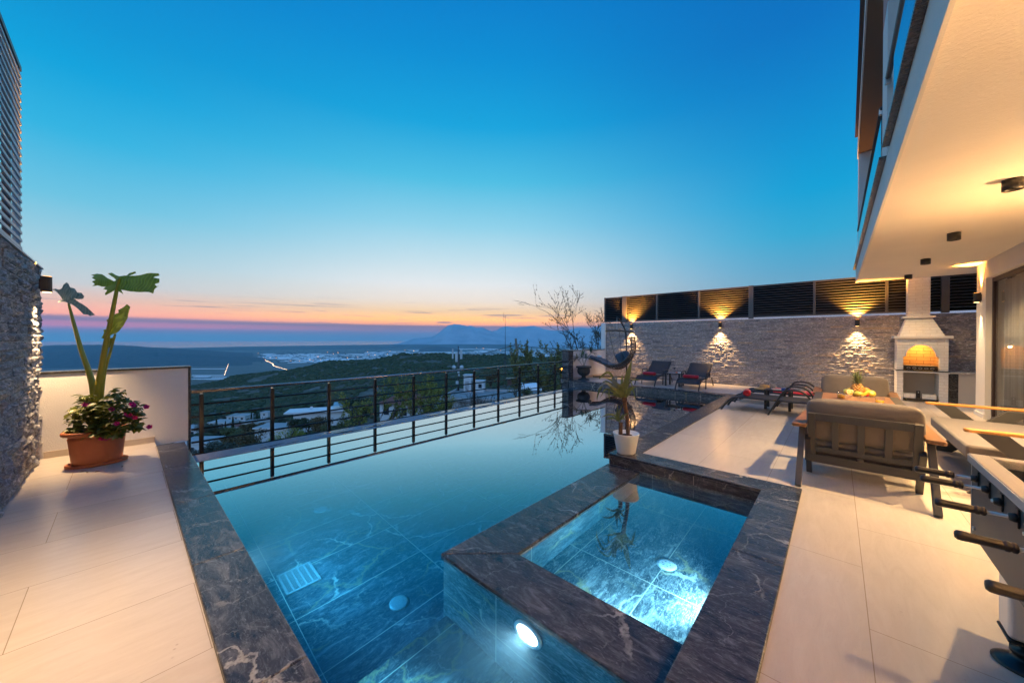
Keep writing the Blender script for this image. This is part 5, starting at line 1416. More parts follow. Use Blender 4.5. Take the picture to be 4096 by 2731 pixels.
# coastal plain: one sheet out to the shoreline
m, nt, p = newmat('plain fields'); c = nt.coord()
mp = nt.n('ShaderNodeMapping'); nt.l(c, mp.inputs[0]); mp.inputs[2].default_value = (0,0,.5); mp.inputs[3].default_value = (.0012,.004,1)
f = nt.noise(mp.outputs[0], 1, 6, .65); f2 = nt.noise(c, .03, 3, .6)
nt.l(nt.mix(.25, nt.ramp(f,[(.3,(.07,.09,.085)),(.6,(.12,.14,.13)),(.75,(.18,.2,.19))]), nt.ramp(f2,[(.4,(.03,.045,.035)),(.6,(.09,.1,.08))])), p.inputs['Base Color']); p.inputs['Roughness'].default_value = .95
shore = [(-900,1402),(300,1400),(760,1396),(1000,1391),(1340,1384.5),(1600,1379.5),(1800,1376),(2200,1374),(3200,1372),(4600,1372)]
pts_far = [ground_point(u, coast_d(v), PLAIN) for u, v in shore]
pts_near = [ground_point(u, 700, PLAIN) for u, v in shore]
q = MB(); n = len(shore); q.add(pts_near+pts_far, [(i,i+1,n+i+1,n+i) for i in range(n-1)]); tag(q.build('plain', m), kind='structure')
# dark strip of coastal dunes and woods: low bumpy land
def ridge(name, sil, depth, w_front, w_back, base, m, seed, nv=16, amp=.06, du=8, label=None, cat=None, kind='structure', pw=1.0):
    """land whose crest is seen along sil=[(u,v)..] at a given distance (number or per point)"""
    us = np.arange(sil[0][0], sil[-1][0]+.1, du); vsil = np.interp(us, [a for a,_ in sil], [b_ for _,b_ in sil])
    dep = np.full(len(us), depth) if not isinstance(depth,(list,tuple)) else np.interp(us, [sil[0][0],sil[-1][0]], depth)
    vs = []; nu = len(us)
    for j in range(nv):
        t = -1+2*j/(nv-1)
        for i in range(nu):
            d = dep[i]+(t*w_front if t < 0 else t*w_back); zc = CAM_H-(vsil[i]-1357)/FPX*dep[i]
            pr = (1-abs(t)**1.15)
            a = (us[i]-2048)/FPX
            nz = mnoise.fractal(V((us[i]*.013+seed, t*2.2, seed)),1,2,5)*amp*(zc-base)*(1 if abs(t) > .02 else .15)*min(1,abs(t)*4)*(1-abs(t))*2.2
            vs.append(sd(a*d, d, base+(zc-base)*pr+nz))
    fs = [(j*nu+i, j*nu+i+1, (j+1)*nu+i+1, (j+1)*nu+i) for j in range(nv-1) for i in range(nu-1)]
    o = MB().add(vs, fs, True).build(name, m); return tag(o, label, cat, kind=kind)
def landmat(name, a, b_, sc, c3=None):
    m, nt, p = newmat(name); c = nt.coord((sc,sc,sc)); f = nt.noise(c, 1, 8, .7)
    nt.l(nt.ramp(f, [(.35,a),(.6,b_)]+([(.7,c3)] if c3 else [])), p.inputs['Base Color']); p.inputs['Roughness'].default_value = .95; p.inputs['Specular IOR Level'].default_value = .1
    return m
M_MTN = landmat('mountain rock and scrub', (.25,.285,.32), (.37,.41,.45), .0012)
M_HILL = landmat('wooded hill', (.035,.06,.07), (.07,.10,.11), .02)
M_DUNE = landmat('coastal woods', (.045,.06,.065), (.08,.095,.10), .004)
base_s = PLAIN-2
ridge('coastal_dunes', [(380,1400),(700,1396),(780,1394),(1000,1388.5),(1340,1382),(1600,1378),(1720,1377.5),(1900,1376),(2060,1377)], [9700,14500], 2600, 300, base_s, M_DUNE, 3, 10, .03)
MT1 = [(1560,1381),(1598,1374),(1621,1366),(1654,1354),(1690,1351.5),(1724,1349.5),(1748,1335.5),(1765,1322),(1781,1310),(1799,1303),(1818,1300),(1837,1297),(1860,1301),(1869,1303),(1879,1299.5),(1890,1303),(1902,1310),(1915,1309.5),(1928,1308.5),(1945,1315),(1968,1323.5),(2000,1333),(2060,1352),(2150,1366),(2260,1374)]
MT2 = [(1900,1372),(1940,1340),(1968,1324),(1986,1319),(2005,1307),(2028,1303.5),(2045,1307),(2059,1311),(2080,1308),(2103,1305),(2125,1304),(2141,1303.8),(2160,1308),(2178,1314.5),(2210,1319),(2239,1321.5),(2267,1320.5),(2290,1314),(2314,1307.5),(2335,1309),(2356,1311.5),(2380,1306),(2407,1302),(2450,1301),(2520,1302),(2640,1306),(2800,1310),(3200,1330)]
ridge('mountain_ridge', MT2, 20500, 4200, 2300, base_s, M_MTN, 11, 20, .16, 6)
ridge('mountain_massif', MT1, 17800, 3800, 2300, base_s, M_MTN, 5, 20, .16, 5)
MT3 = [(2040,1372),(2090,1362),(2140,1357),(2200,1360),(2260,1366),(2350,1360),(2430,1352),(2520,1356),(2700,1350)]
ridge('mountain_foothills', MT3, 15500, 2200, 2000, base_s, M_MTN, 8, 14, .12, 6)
ridge('plain_hill', [(1676,1399),(1700,1391),(1722,1386),(1740,1384.5),(1765,1386.5),(1790,1388),(1815,1391),(1840,1398)], 9000, 900, 700, base_s, M_DUNE, 9, 10, .08, 4)
ridge('wooded_ridge', [(-300,1397),(60,1392),(168,1389),(240,1384),(340,1384),(416,1381),(520,1385.5),(612,1393),(660,1395),(720,1398),(800,1404),(900,1410),(980,1416),(1010,1421)], [5600,6200], 2400, 1500, base_s, M_HILL, 21, 18, .10, 5)
ridge('wooded_spur', [(430,1420),(612,1408),(720,1414),(800,1421),(900,1428),(1000,1432),(1060,1438)], [4700,5000], 500, 800, base_s, M_HILL, 27, 10, .12, 5)

# ---- near hillside: valley below the terrace, scrub hill on the far side
RD = [8,14,30,60,120,200,300,450,600,750,1000,1600,2800]
RU = [300,800,1100,1400,1700,2000,2300,2700]
RT = {300:[-5,-8,-14,-24,-38,-54,-68,-80,-92,-110,-170,-255,-300],
 800:[-5,-7.5,-12,-19,-34,-52,-65,-75,-84,None,-150,-245,-300],
 1100:[-5,-7.5,-11,-18,-33,-50,-63,-69,-66,None,-130,-240,-300],
 1400:[-5,-7.5,-10.5,-16.5,-29,-44,-55,-59,-52,None,-110,-230,-300],
 1700:[-5,-7,-9,-12.5,-20,-31,-43,-47,-40,None,-95,-230,-300],
 2000:[-5,-6.5,-8,-10.5,-15,-23,-36,-45,-42,None,-95,-230,-300],
 2300:[-5,-6,-7,-9,-13,-22,-36,-46,-44,None,-95,-230,-300],
 2700:[-5,-6,-7,-9,-13,-22,-36,-46,-44,None,-95,-230,-300]}
SIL = [(300,1600),(600,1570),(768,1546),(826,1535),(887,1525),(925,1506),(980,1499),(1037,1494),(1095,1487),(1149,1483),(1200,1473),(1238,1465),(1280,1452),(1322,1444),(1360,1444),(1402,1443),(1450,1441),(1505,1439),(1545,1430),(1579,1421),(1600,1415),(1617,1414),(1640,1416),(1668,1412),(1700,1413),(1740,1412),(1800,1416),(1850,1418),(1889,1417),(1950,1421),(2014,1416),(2060,1422),(2108,1428),(2200,1429),(2270,1430),(2450,1432),(2700,1436)]
CU = np.arange(300,2701,20.)
sil_v = np.interp(CU, [a for a,_ in SIL], [b_ for _,b_ in SIL])
TAB = np.zeros((len(RD),len(CU)))
for j in range(len(RD)):
    if j == 9: TAB[j] = CAM_H-(sil_v-1357)/FPX*750-1.0
    else: TAB[j] = np.interp(CU, RU, [RT[u][j] if RT[u][j] is not None else -100 for u in RU])
TAB[8] = np.minimum(TAB[8], TAB[9]-4)
LRD = [log(x) for x in RD]
def land(u, d):
    l = min(max(log(d),LRD[0]),LRD[-1]); j = max(k for k in range(len(RD)-1) if LRD[k] <= l+1e-9); t = (l-LRD[j])/(LRD[j+1]-LRD[j])
    za = np.interp(u, CU, TAB[j]); zb = np.interp(u, CU, TAB[j+1])
    t2 = t*t*(3-2*t) if j not in (8,9) else t
    return float(za+(zb-za)*t2)
def landn(u, d):
    z = land(u, d); a = (u-2048)/FPX
    k = min(1, max(0,(d-90)/200))
    return z + k*3.2*mnoise.fractal(V((a*d*.012,d*.012,0)),1,2,4)*min(1,abs(d-750)/250+.12)
m, nt, p = newmat('hillside earth'); c = nt.coord()
f = nt.noise(nt.coord((.05,.05,.05)), 1, 8, .7); f3 = nt.noise(nt.coord((.5,.5,.5)), 1, 4, .7)
nt.l(nt.mix(.4, nt.ramp(f,[(.35,(.06,.06,.045)),(.55,(.10,.095,.075)),(.66,(.22,.21,.195))]), nt.ramp(f3,[(.4,(.05,.055,.035)),(.65,(.17,.16,.14))])), p.inputs['Base Color']); p.inputs['Roughness'].default_value = .95; p.inputs['Specular IOR Level'].default_value = .1
dl = [8*exp(log(2800/8)*k/119) for k in range(120)]; ul = [300+2400*k/179 for k in range(180)]
vs = []
for d in dl:
    for u in ul: vs.append(ground_point(u, d, landn(u, d)))
nu = len(ul)
tag(MB().add(vs, [(j*nu+i, j*nu+i+1, (j+1)*nu+i+1, (j+1)*nu+i) for j in range(len(dl)-1) for i in range(nu-1)], True).build('hillside', m), kind='structure')
# scrub: thousands of low bushes nobody could count
rnd = random.Random(5)
tmpl = []
for s in range(5):
    q = MB(); r2_ = random.Random(s); nn, mm = 7, 4
    for i in range(mm+1):
        th = pi*(.10+.55*i/mm)
        for k in range(nn):
            a = 2*pi*k/nn; j_ = r2_.uniform(.72,1.25); q.v.append((sin(th)*cos(a)*j_, sin(th)*sin(a)*j_, cos(th)*r2_.uniform(.8,1.25)+.1))
    f_ = [(i*nn+k, (i+1)*nn+k, (i+1)*nn+(k+1)%nn, i*nn+(k+1)%nn) for i in range(mm) for k in range(nn)]+[tuple(range(nn))]
    tmpl.append((q.v, f_))
def scrub(name, count, d0, d1, u0, u1, r0, r1, m, dens=None):
    b = MB(); k = 0; tries = 0
    while k < count and tries < count*6:
        tries += 1
        d = sqrt(d0*d0+(d1*d1-d0*d0)*rnd.random()); u = rnd.uniform(u0,u1)
        a = (u-2048)/FPX
        if dens and mnoise.fractal(V((a*d*.018+4,d*.018,2)),1,2,4) < dens(u,d): continue
        r = rnd.uniform(r0,r1)*(1 if rnd.random() < .85 else 1.7); z = landn(u,d); c = ground_point(u,d,z); an = rnd.uniform(0,6.28)
        tv, tf = tmpl[k%5]; ca, sa = cos(an), sin(an)
        b.add([(c.x+r*(x*ca-y*sa), c.y+r*(x*sa+y*ca), c.z+r*.62*zz) for x,y,zz in tv], tf, False); k += 1
    return tag(b.build(name, m), kind='stuff')
def scrubmat(name, a, b_, c3):
    m, nt, p = newmat(name); g = nt.n('ShaderNodeNewGeometry'); f = nt.noise(nt.coord(), 1.1, 3, .7)
    nt.l(nt.mix(.45, nt.ramp(g.outputs['Random Per Island'],[(0,a),(.7,b_),(1,c3)]), nt.ramp(f,[(.35,a),(.65,b_)])), p.inputs['Base Color'])
    p.inputs['Roughness'].default_value = .9; p.inputs['Specular IOR Level'].default_value = .15; nt.l(nt.bump(nt.noise(nt.coord(), 3, 3), 1, .4), p.inputs['Normal']); return m
M_SCRUB = scrubmat('maquis scrub', (.022,.040,.022), (.055,.072,.034), (.10,.095,.055))
scrub('scrub', 15000, 320, 790, 600, 2480, 1.3, 2.8, M_SCRUB, lambda u,d: -.42 if u > 1150 else -.28)
scrub('valley_scrub', 2600, 110, 340, 700, 2480, .9, 2.4, M_SCRUB, lambda u,d: -.5)

# ---- field greenhouses, roads and lights on the plain
M_POLY = mat('greenhouse film', (.60,.64,.66), .6)
gh = MB(); rnd = random.Random(8)
for k in range(900):
    v = rnd.uniform(1418,1452); u = rnd.uniform(1060,2420)
    if v > 1438 and u < 1150: continue
    d = coast_d(v)*rnd.uniform(.98,1.02); s = (u-2048)/FPX*d
    if mnoise.noise(V((u*.012,v*.10,3))) < -.22: continue
    L, w = rnd.uniform(60,240), rnd.uniform(40,110); c = sd(s,d,PLAIN)
    gh.box((-L/2,-w/2,0),(L/2,w/2,rnd.uniform(4,6)), xf(c, YAW+.45+rnd.choice((0,.03,-.04))))
for k in range(420):
    v = rnd.uniform(1395,1420); u = rnd.uniform(1480,2500); lim = 1420-(u-1480)*.03
    if v < max(1394,lim-14): continue
    d = coast_d(v); s = (u-2048)/FPX*d; L, w = rnd.uniform(150,500), rnd.uniform(70,200); c = sd(s,d,PLAIN)
    if mnoise.noise(V((u*.012,v*.12,7))) < -.1: continue
    gh.box((-L/2,-w/2,0),(L/2,w/2,5), xf(c, YAW+.3))
tag(gh.build('greenhouse_fields', M_POLY), kind='stuff')
hd = MB()
for k in range(700):
    v = rnd.uniform(1398,1455); u = rnd.uniform(1040,2420); d = coast_d(v); s = (u-2048)/FPX*d; c = sd(s,d,PLAIN); L = rnd.uniform(20,120)
    tv, tf = tmpl[k%5]; hd.add([(c.x+L*.5*x, c.y+L*.18*y, c.z+rnd.uniform(8,13)*z_) for x,y,z_ in tv], tf)
tag(hd.build('hedge_trees', M_HILL), kind='stuff')
G_LAB = 'long low white greenhouse on the dark fields below the parapet end'
for (u0, u1, v, w) in ((770,898,1480,9),(770,893,1507,12),(780,836,1512,30),(770,880,1522,26),(848,905,1515,10),(770,850,1535,34),(815,905,1521,10),(830,863,1523,20),(770,835,1548,26)):
    d = coast_d(v); s0, s1 = (u0-2048)/FPX*d, (u1-2048)/FPX*d
    g_ = thing('greenhouse', G_LAB, 'greenhouse', sd((s0+s1)/2,d,PLAIN), YAW+.03, 'greenhouses on the dark fields')
    L = s1-s0; MB().box((-L/2,-w/2,0),(L/2,w/2,4)).build('wall', M_POLY, g_)
    rb_ = MB()
    n = max(2,int(L/14))
    for k in range(n):
        x = -L/2+L*(k+.5)/n; rb_.add([(x-L/n/2,-w/2,4.02),(x,-w/2,6.5),(x+L/n/2,-w/2,4.02),(x-L/n/2,w/2,4.02),(x,w/2,6.5),(x+L/n/2,w/2,4.02)],[(0,1,2),(5,4,3),(0,3,4,1),(1,4,5,2)])
    rb_.build('roof', M_POLY, g_)
road = [(1054,1434),(1058,1439),(1065,1448),(1072,1450),(1084,1456),(1091,1460),(1093,1463.5),(1092,1466),(1104,1471),(1124,1477),(1146,1483)]
def road_strip(name, pts, w):
    P = arc([ground_point(u, coast_d(v), PLAIN+.5) for u, v in pts], 5); q = MB(); vs = []
    for i, p in enumerate(P):
        t = (P[min(i+1,len(P)-1)]-P[max(i-1,0)]).normalized(); s_ = V((-t.y,t.x,0)); vs += [p-s_*w/2, p+s_*w/2]
    q.add(vs, [(2*i,2*i+1,2*i+3,2*i+2) for i in range(len(P)-1)]); tag(q.build(name, mat('pale road', (.3,.29,.27), .8)), kind='structure'); return P
P = road_strip('road', road, 12)
M_RLAMP = emit('road lamp glow', (1,.62,.32), 9)
LS = MB().blob((0,0,7),(3.0,3.0,2.4),8,6); proto = None
def far_lamp(p, r, m_, label, group):
    global proto
    if proto is None:
        proto = LS.build('road_lamp', m_); o = proto
    else: o = proto.copy(); COL.objects.link(o)
    o.location = p; o.scale = (r,r,r)
    if o.material_slots: o.material_slots[0].link = 'OBJECT'; o.material_slots[0].material = m_
    return tag(o, label, 'street lamp', group)
for i in range(0, len(P)): far_lamp(P[i], .7, M_RLAMP, 'one of the bright lamps strung along the winding road on the plain', 'lamps along the winding road')
P = road_strip('lane', [(916,1456),(913,1464),(909,1474),(904,1487),(901,1496),(898,1506)], 8)
for i in range(0, len(P), 2): far_lamp(P[i], .55 if i%4 else .8, M_RLAMP, 'one of the lamps along the straight lane left of the winding road', 'lamps along the straight lane')
M_OLAMP = emit('orange lamp glow', (1,.45,.14), 7)
spots_ = [(761,1442),(744,1443),(770,1451),(841,1441),(1033,1418),(1080,1437),(1105,1437),(1163,1448),(1198,1448),(1240,1444),(1253,1447),(1282,1443),(1272,1432),(1310,1413),(1334,1420),(1352,1415),(1430,1432),(1470,1411),(1500,1424),(1550,1420),(1475,1422),(1390,1436),(1620,1404),(1700,1400),(1933,1396),(1906,1394),(2002,1403),(2080,1399),(2046,1418),(1560,1408),(1655,1407),(284,1470),(250,1469),(260,1443),(258,1438),(281,1452),(290,1456),(254,1444)]
for k, (u, v) in enumerate(spots_):
    d = coast_d(v) if u > 400 else 5000
    z = PLAIN if u > 400 else hz(v, d)
    far_lamp(ground_point(u, d, z), (1.0 if k%3 else 1.4)*d/5000, M_OLAMP, 'tiny orange light scattered over the distant plain', 'scattered lights on the plain')

# ---- houses
M_HWALL = plaster('house limewash', (.46,.48,.50), .15, 4); M_HROOF = brickmat('red roof tiles', (.24,.07,.05), (.10,.04,.03), .30, .35, 'xyz', .8, .05, .03)
M_CONC = mat('grey concrete roof', (.30,.30,.30), .8, var=.2, vscale=.5); M_WIN = mat('dark window', (.02,.025,.03), .08); M_LITWIN = emit('lit window', (1,.5,.15), 3)
def house(label, u, d, w, dep, h, ang=0, roof='flat', zb=None, name='village_house', wins=2, mw_=M_HWALL, extra=None):
    z = zb if zb is not None else landn(u, d)
    t = thing(name, label, 'house', ground_point(u,d,z), YAW+radians(ang))
    MB().box((-w/2,-dep/2,-3),(w/2,dep/2,h)).build('wall', mw_, t)
    if roof == 'flat': 
        MB().box((-w/2-.4,-dep/2-.4,h+.005),(w/2+.4,dep/2+.4,h+.35)).build('roof', M_HWALL, t)
        MB().box((-w/2-.15,-dep/2-.15,h+.351),(w/2+.15,dep/2+.15,h+.37)).build('roof_deck', M_CONC, t)
    elif roof == 'gable':
        o = .5; hr = w*.16
        MB().add([(-w/2-o,-dep/2-o,h),(0,-dep/2-o,h+hr),(w/2+o,-dep/2-o,h),(-w/2-o,dep/2+o,h),(0,dep/2+o,h+hr),(w/2+o,dep/2+o,h)],[(0,1,2),(5,4,3),(0,3,4,1),(1,4,5,2),(0,2,5,3)]).build('roof', M_HROOF, t)
    else:
        o = .5; hr = dep*.24
        MB().add([(-w/2-o,-dep/2-o,h),(w/2+o,-dep/2-o,h),(w/2+o,dep/2+o,h),(-w/2-o,dep/2+o,h),(-w/2+dep*.35,0,h+hr),(w/2-dep*.35,0,h+hr)],[(0,1,5,4),(2,3,4,5),(1,2,5),(3,0,4),(3,2,1,0)]).build('roof', M_HROOF, t)
    for k in range(wins):
        x = -w/2+w*(k+.5)/wins; MB().box((x-.7,-dep/2-.05,h-2.2),(x+.7,-dep/2+.02,h-.9)).build('window', M_WIN, t)
    return t
h1 = house('small white house with dull red gable roof and a lit doorway', 848, 150, 8.5, 6, 3.2, 8, 'gable', hz(1767,150)+.3, wins=0)
MB().box((1.2,-3.06,1.4),(3.6,-2.98,2.5)).build('window', M_WIN, h1); MB().box((-3.3,-3.06,.2),(-2.6,-2.98,1.9)).build('lit_door', M_LITWIN, h1)
h2 = house('white house with red hipped roof among dark trees', 990, 185, 9, 7, 4, -10, 'hip', hz(1733,185))
h2b = house('white cube house tucked against the red hipped roof', 1000, 181, 5, 5, 5.5, -10, 'flat', hz(1733,181), wins=1)
house('pale two storey house farther up the village with a flat roof', 960, 250, 12, 9, 4.6, 5, 'flat', hz(1690,250), wins=3)
house('white flat roofed house at the left end of the village', 779, 165, 9, 8, 4, 0, 'flat', hz(1748,165))
house('long white shed roofs behind the tall cypress', 838, 178, 12, 9, 3, 12, 'flat', hz(1737,178), wins=0)
house('low white flat slab house at the very bottom left of the village', 800, 95, 7.5, 6, 3, 4, 'flat', hz(1812,95), wins=1)
house('white bungalow beside the twin cypresses', 895, 200, 11, 8, 3.2, 0, 'flat', hz(1712,200), wins=3)
house('white gabled house behind the reddish tree', 1044, 205, 8, 7, 4, -25, 'flat', hz(1714,205))
house('tiny white house highest in the village', 1066, 290, 6, 6, 3.5, 0, 'flat', hz(1668,290), wins=1)
house('white flat roof partly hidden by the yellow green bush', 1110, 110, 10, 6, 3, 0, 'flat', hz(1748,110), wins=0)
# modern house with the large white roof
mh = thing('modern_house', 'modern house with broad white flat roof and solar water heater', 'house', sd(-66,120.5,hz(1656,117)), YAW+atan2(6.6,19))
MB().prism([(-10.1,-.2),(10.2,-.2),(10.2,9.3),(3.5,9.3),(2.2,7.6),(-10.1,7.6)], -.5, 0).build('roof', M_HWALL, mh)
MB().prism([(-9.8,.1),(9.9,.1),(9.9,9.0),(3.6,9.0),(2.4,7.3),(-9.8,7.3)], .002, .03).build('roof_deck', mat('white roof membrane', (.6,.62,.63), .5, var=.08, vscale=.6), mh)
MB().box((-7.5,.9,-7),(9.6,8.6,-.505)).build('wall', M_HWALL, mh)
MB().box((-9.7,1.2,-4.2),(-7.5,1.3,-3.2)).build('balcony_rail', M_STEEL, mh)
sh = MB(); sh.box((4.2,3.2,.9),(7.6,6.6,1.0), rot('X',14,(6,3.2,.9))); sh.build('solar_panel', mat('solar glass', (.35,.38,.4), .15, metal=.3), mh)
MB().tube([(7.9,5.6,1.7),(7.9,7.6,1.7)], .32, 14).build('water_tank', M_STEEL, mh)
for y in (5.7,7.5): MB().cbox((7.9,y,.7),(.1,.1,1.35)).build('tank_leg', M_STEEL, mh)
MB().lathe([(0,0),(.35,.05),(.55,.16)],16,M=xf((-2.5,3.0,.7),0,radians(60)),closed=True).build('satellite_dish', M_FENCE, mh)
MB().box((-2.53,3.0,.03),(-2.47,3.06,.7)).build('dish_pole', M_STEEL, mh)
th_ = house('small white cottage with red tiled roof behind the leafy trees', 1640, 65, 8.5, 6, 3.1, -14, 'hip', hz(1676,65), wins=0)
for x in (-2.9,.6): 
    o = MB().box((x-.5,-3.06,1.2),(x+.5,-2.98,2.6)).build('window', M_WIN, th_); MB().box((x-.58,-3.09,1.12),(x+.58,-3.061,1.2)).build('sill', M_HWALL, o)
# concrete rooftop with tanks under the masts
cr = thing('flat_roofed_building', 'weathered flat roofed concrete building below the antenna mast', 'building', ground_point(1950,50,hz(1592,50)), YAW-.12)
M_OLDW = mat('weathered wall', (.30,.31,.32), .85, var=.25, vscale=.8)
MB().box((-5.6,-3.4,-6),(7.4,4.6,0)).build('wall', M_OLDW, cr); MB().box((-5.9,-3.7,.003),(7.7,4.9,.28)).build('roof', mat('old screed', (.22,.22,.22), .85, var=.35, vscale=.7), cr)
for a_, c_ in (((-5.9,4.65),(7.7,4.9)),((-5.9,-3.7),(7.7,-3.5)),((-5.9,-3.49),(-5.7,4.64))): MB().box((a_[0],a_[1],.282),(c_[0],c_[1],.55)).build('parapet', M_OLDW, cr)
tk = thing('roof_hut', 'tall pale blue tank hut on the concrete rooftop', 'hut', ground_point(1873,54.2,hz(1592,50)+.29), YAW-.12)
MB().box((-.55,-.6,0),(.55,.6,2.5)).build('wall', M_HWALL, tk); MB().box((-.65,-.7,2.503),(.65,.7,2.62)).build('roof', M_HWALL, tk); MB().box((-.3,-.63,.1),(.3,-.605,1.6)).build('door', M_OLDW, tk)
tk = thing('roof_hut', 'low pale blue stair hut beside the taller tank hut', 'hut', ground_point(1918,54.4,hz(1592,50)+.29), YAW-.12)
MB().box((-.8,-.7,0),(.8,.7,1.6)).build('wall', M_HWALL, tk); MB().box((-.88,-.78,1.603),(.88,.78,1.7)).build('roof', M_HWALL, tk); MB().box((.0,-.73,.6),(.5,-.705,1.2)).build('window', M_WIN, tk)
ph = thing('poly_tunnel', 'white barrel roofed tunnel on the slope beside the concrete building', 'greenhouse', ground_point(2130,66,hz(1566,66)), YAW+.1)
b = MB(); b.grid(lambda u_, w_: (-2.3+4.6*w_, 1.9*cos(pi*u_), .1+1.5*sin(pi*u_)), 14, 8); b.build('film', M_POLY, ph, solid=.05)
for x in (-2.32,2.32): MB().add([(x,0,0)]+[(x,1.88*cos(pi*k/12),.1+1.48*sin(pi*k/12)) for k in range(13)],[(0,k,k+1) for k in range(1,13)]).build('end_wall', M_HWALL, ph)
for x in (1.5,2.9): MB().lathe([(.0,.0),(.32,.0),(.34,.35),(.22,.55),(0,.6)],14,(x,-1.0,1.0)).build('vent_cap', M_HWALL, ph)
dh = thing('dark_shed', 'dark rusty shed standing behind the utility pole', 'shed', ground_point(2049,88,hz(1540,88)), YAW)
MB().box((-1.2,-1.2,0),(1.2,1.2,1.6)).build('wall', mat('rusty sheet', (.06,.03,.025), .8, var=.3), dh); MB().prism([(-1.5,-1.4),(1.5,-1.4),(1.5,1.4),(-1.5,1.4)],1.603,1.72).build('roof', M_CHAR, dh)

# ---- masts, pole, cable, street lamp
d = 55; mt = thing('antenna_mast', 'cellular antenna mast with three white panels and two dishes', 'antenna mast', ground_point(1833,d,0))
zg = landn(1833,d)
M_PANEL = mat('antenna radome', (.34,.40,.43), .45)
MB().tube([(0,0,zg-1),(0,0,hz(1385,d))], [.16,.07], 10).build('pole', M_BLACK, mt)
for (du_, va, vb, w, ry_) in ((-22,1396,1436,.20,.7),(-7,1411,1448,.38,0),(12,1399,1437,.36,-.5)):
    x = du_*d/FPX; c = Rr*x + V((0,0,(hz(va,d)+hz(vb,d))/2)); hh = hz(va,d)-hz(vb,d)
    o = MB().box((-w/2,-.10,-hh/2),(w/2,.10,hh/2), xf(c, YAW+ry_)).build('panel', M_PANEL, mt, bevel=.03)
    MB().beam(c*.02+V((0,0,c.z)), c, .05, .05).build('bracket', M_BLACK, o)
for (du_, v) in ((-15,1469),(14,1469)):
    c = Rr*(du_*d/FPX)+V((0,0,hz(v,d))); MB().lathe([(0,0),(.30,0),(.33,.10),(.20,.24),(0,.28)],18,M=xf(c-Nn*.2,YAW+du_*.03,radians(90))).build('dish', M_PANEL, mt)
for (du_, v, w, h_) in ((2,1488,.3,.3),(-3,1530,.42,.45),(4,1500,.2,.3)):
    c = Rr*(du_*d/FPX)+V((0,0,hz(v,d)))-Nn*.22; MB().box((-w/2,-.1,-h_/2),(w/2,.1,h_/2), xf(c,YAW)).build('radio_box', M_PANEL, mt)
MB().tube([(.12,.1,zg-1),(.12,.1,hz(1400,d))], .03, 6).build('feeder_cable', M_BLACK, mt)
d = 110; rm = thing('radio_mast', 'thin lattice radio mast rising above the mountain skyline', 'radio mast', ground_point(2021,d,0))
zb_ = landn(2021,d)-2; zt_ = hz(1406,d); b = MB(); zz = zb_
def lw_(z): return .22+.55*(zt_-z)/(zt_-zb_)
cr_ = [[V((lw_(z)*cos(a),lw_(z)*sin(a),z)) for a in (0,2.094,4.189)] for z in (zb_,zt_)]
for k in range(3): b.tube([cr_[0][k],cr_[1][k]], .05, 5)
nz_ = 12
for j in range(nz_):
    za, zc = zb_+(zt_-zb_)*j/nz_, zb_+(zt_-zb_)*(j+1)/nz_
    for k in range(3):
        a0, a1 = (0,2.094,4.189)[k], (0,2.094,4.189)[(k+1)%3]
        b.tube([(lw_(za)*cos(a0),lw_(za)*sin(a0),za),(lw_(zc)*cos(a1),lw_(zc)*sin(a1),zc)], .03, 4)
        b.tube([(lw_(zc)*cos(a0),lw_(zc)*sin(a0),zc),(lw_(zc)*cos(a1),lw_(zc)*sin(a1),zc)], .03, 4)
b.build('lattice', M_BLACK, rm)
MB().tube([(0,0,zt_),(0,0,hz(1345,d)),(-.05,0,hz(1262,d))], [.09,.07,.035], 6).build('whip', M_BLACK, rm)
b = MB(); b.tube([Rr*-.5+V((0,0,hz(1250,d))), Rr*-.55+V((0,0,hz(1286,d)))], .035, 5); b.tube([Rr*-.5+V((0,0,hz(1268,d))), Rr*.25+V((0,0,hz(1266,d)))], .03, 5); b.build('dipole', M_BLACK, rm)
d = 40; up_ = thing('utility_pole', 'weathered wooden utility pole with a single cable', 'utility pole', (0,0,0))
tp = ground_point(2063,d,hz(1354,d)); bt = ground_point(2093,d,landn(2093,d)-1)
MB().tube([bt, tp.lerp(bt,.5)+Rr*.03, tp], [.17,.15,.13], 12).build('shaft', mat('weathered pole wood', (.13,.11,.085), .85, var=.3, vscale=3, bump=.6, bscale=20, bdist=.03), up_)
MB().beam(tp+V((0,0,-.62))-Rr*.2, tp+V((0,0,-.62))+Rr*.2, .06, .06).build('cross_arm', M_BLACK, up_)
A_ = ground_point(2066,d,hz(1379,d)); B_ = ground_point(420,62,hz(1772,62))
pts = [A_.lerp(B_,t)+V((0,0,-.9*4*t*(1-t)*.6)) for t in [k/40 for k in range(41)]]
tag(MB().tube(pts, .026, 5).build('overhead_cable', M_BLACK), 'black overhead cable sagging across the valley from the wooden pole', 'cable')
C_ = ground_point(2560,24,hz(1400,24)); pts = [A_.lerp(C_,t)+V((0,0,-.25*4*t*(1-t))) for t in [k/16 for k in range(17)]]
tag(MB().tube(pts, .024, 5).build('overhead_cable', M_BLACK), 'short black overhead cable from the wooden pole toward the house', 'cable')
M_POLEW = mat('grey lamp post', (.10,.10,.095), .7); d = 46; sl_ = thing('street_lamp', 'glowing orange street lamp on a pale post among the bushes', 'street lamp', ground_point(2246,d,0))
MB().tube([(0,0,landn(2246,d)-.5),(0,0,hz(1486,d))], [.10,.08], 10).build('post', M_POLEW, sl_)
MB().blob((0,0,hz(1477,d)),(.19,.19,.17),14,10).build('globe', M_STREET, sl_)
pl = bpy.data.lights.new('street_light','POINT'); pl.energy = 20; pl.color = (1,.45,.12); pl.shadow_soft_size = .2
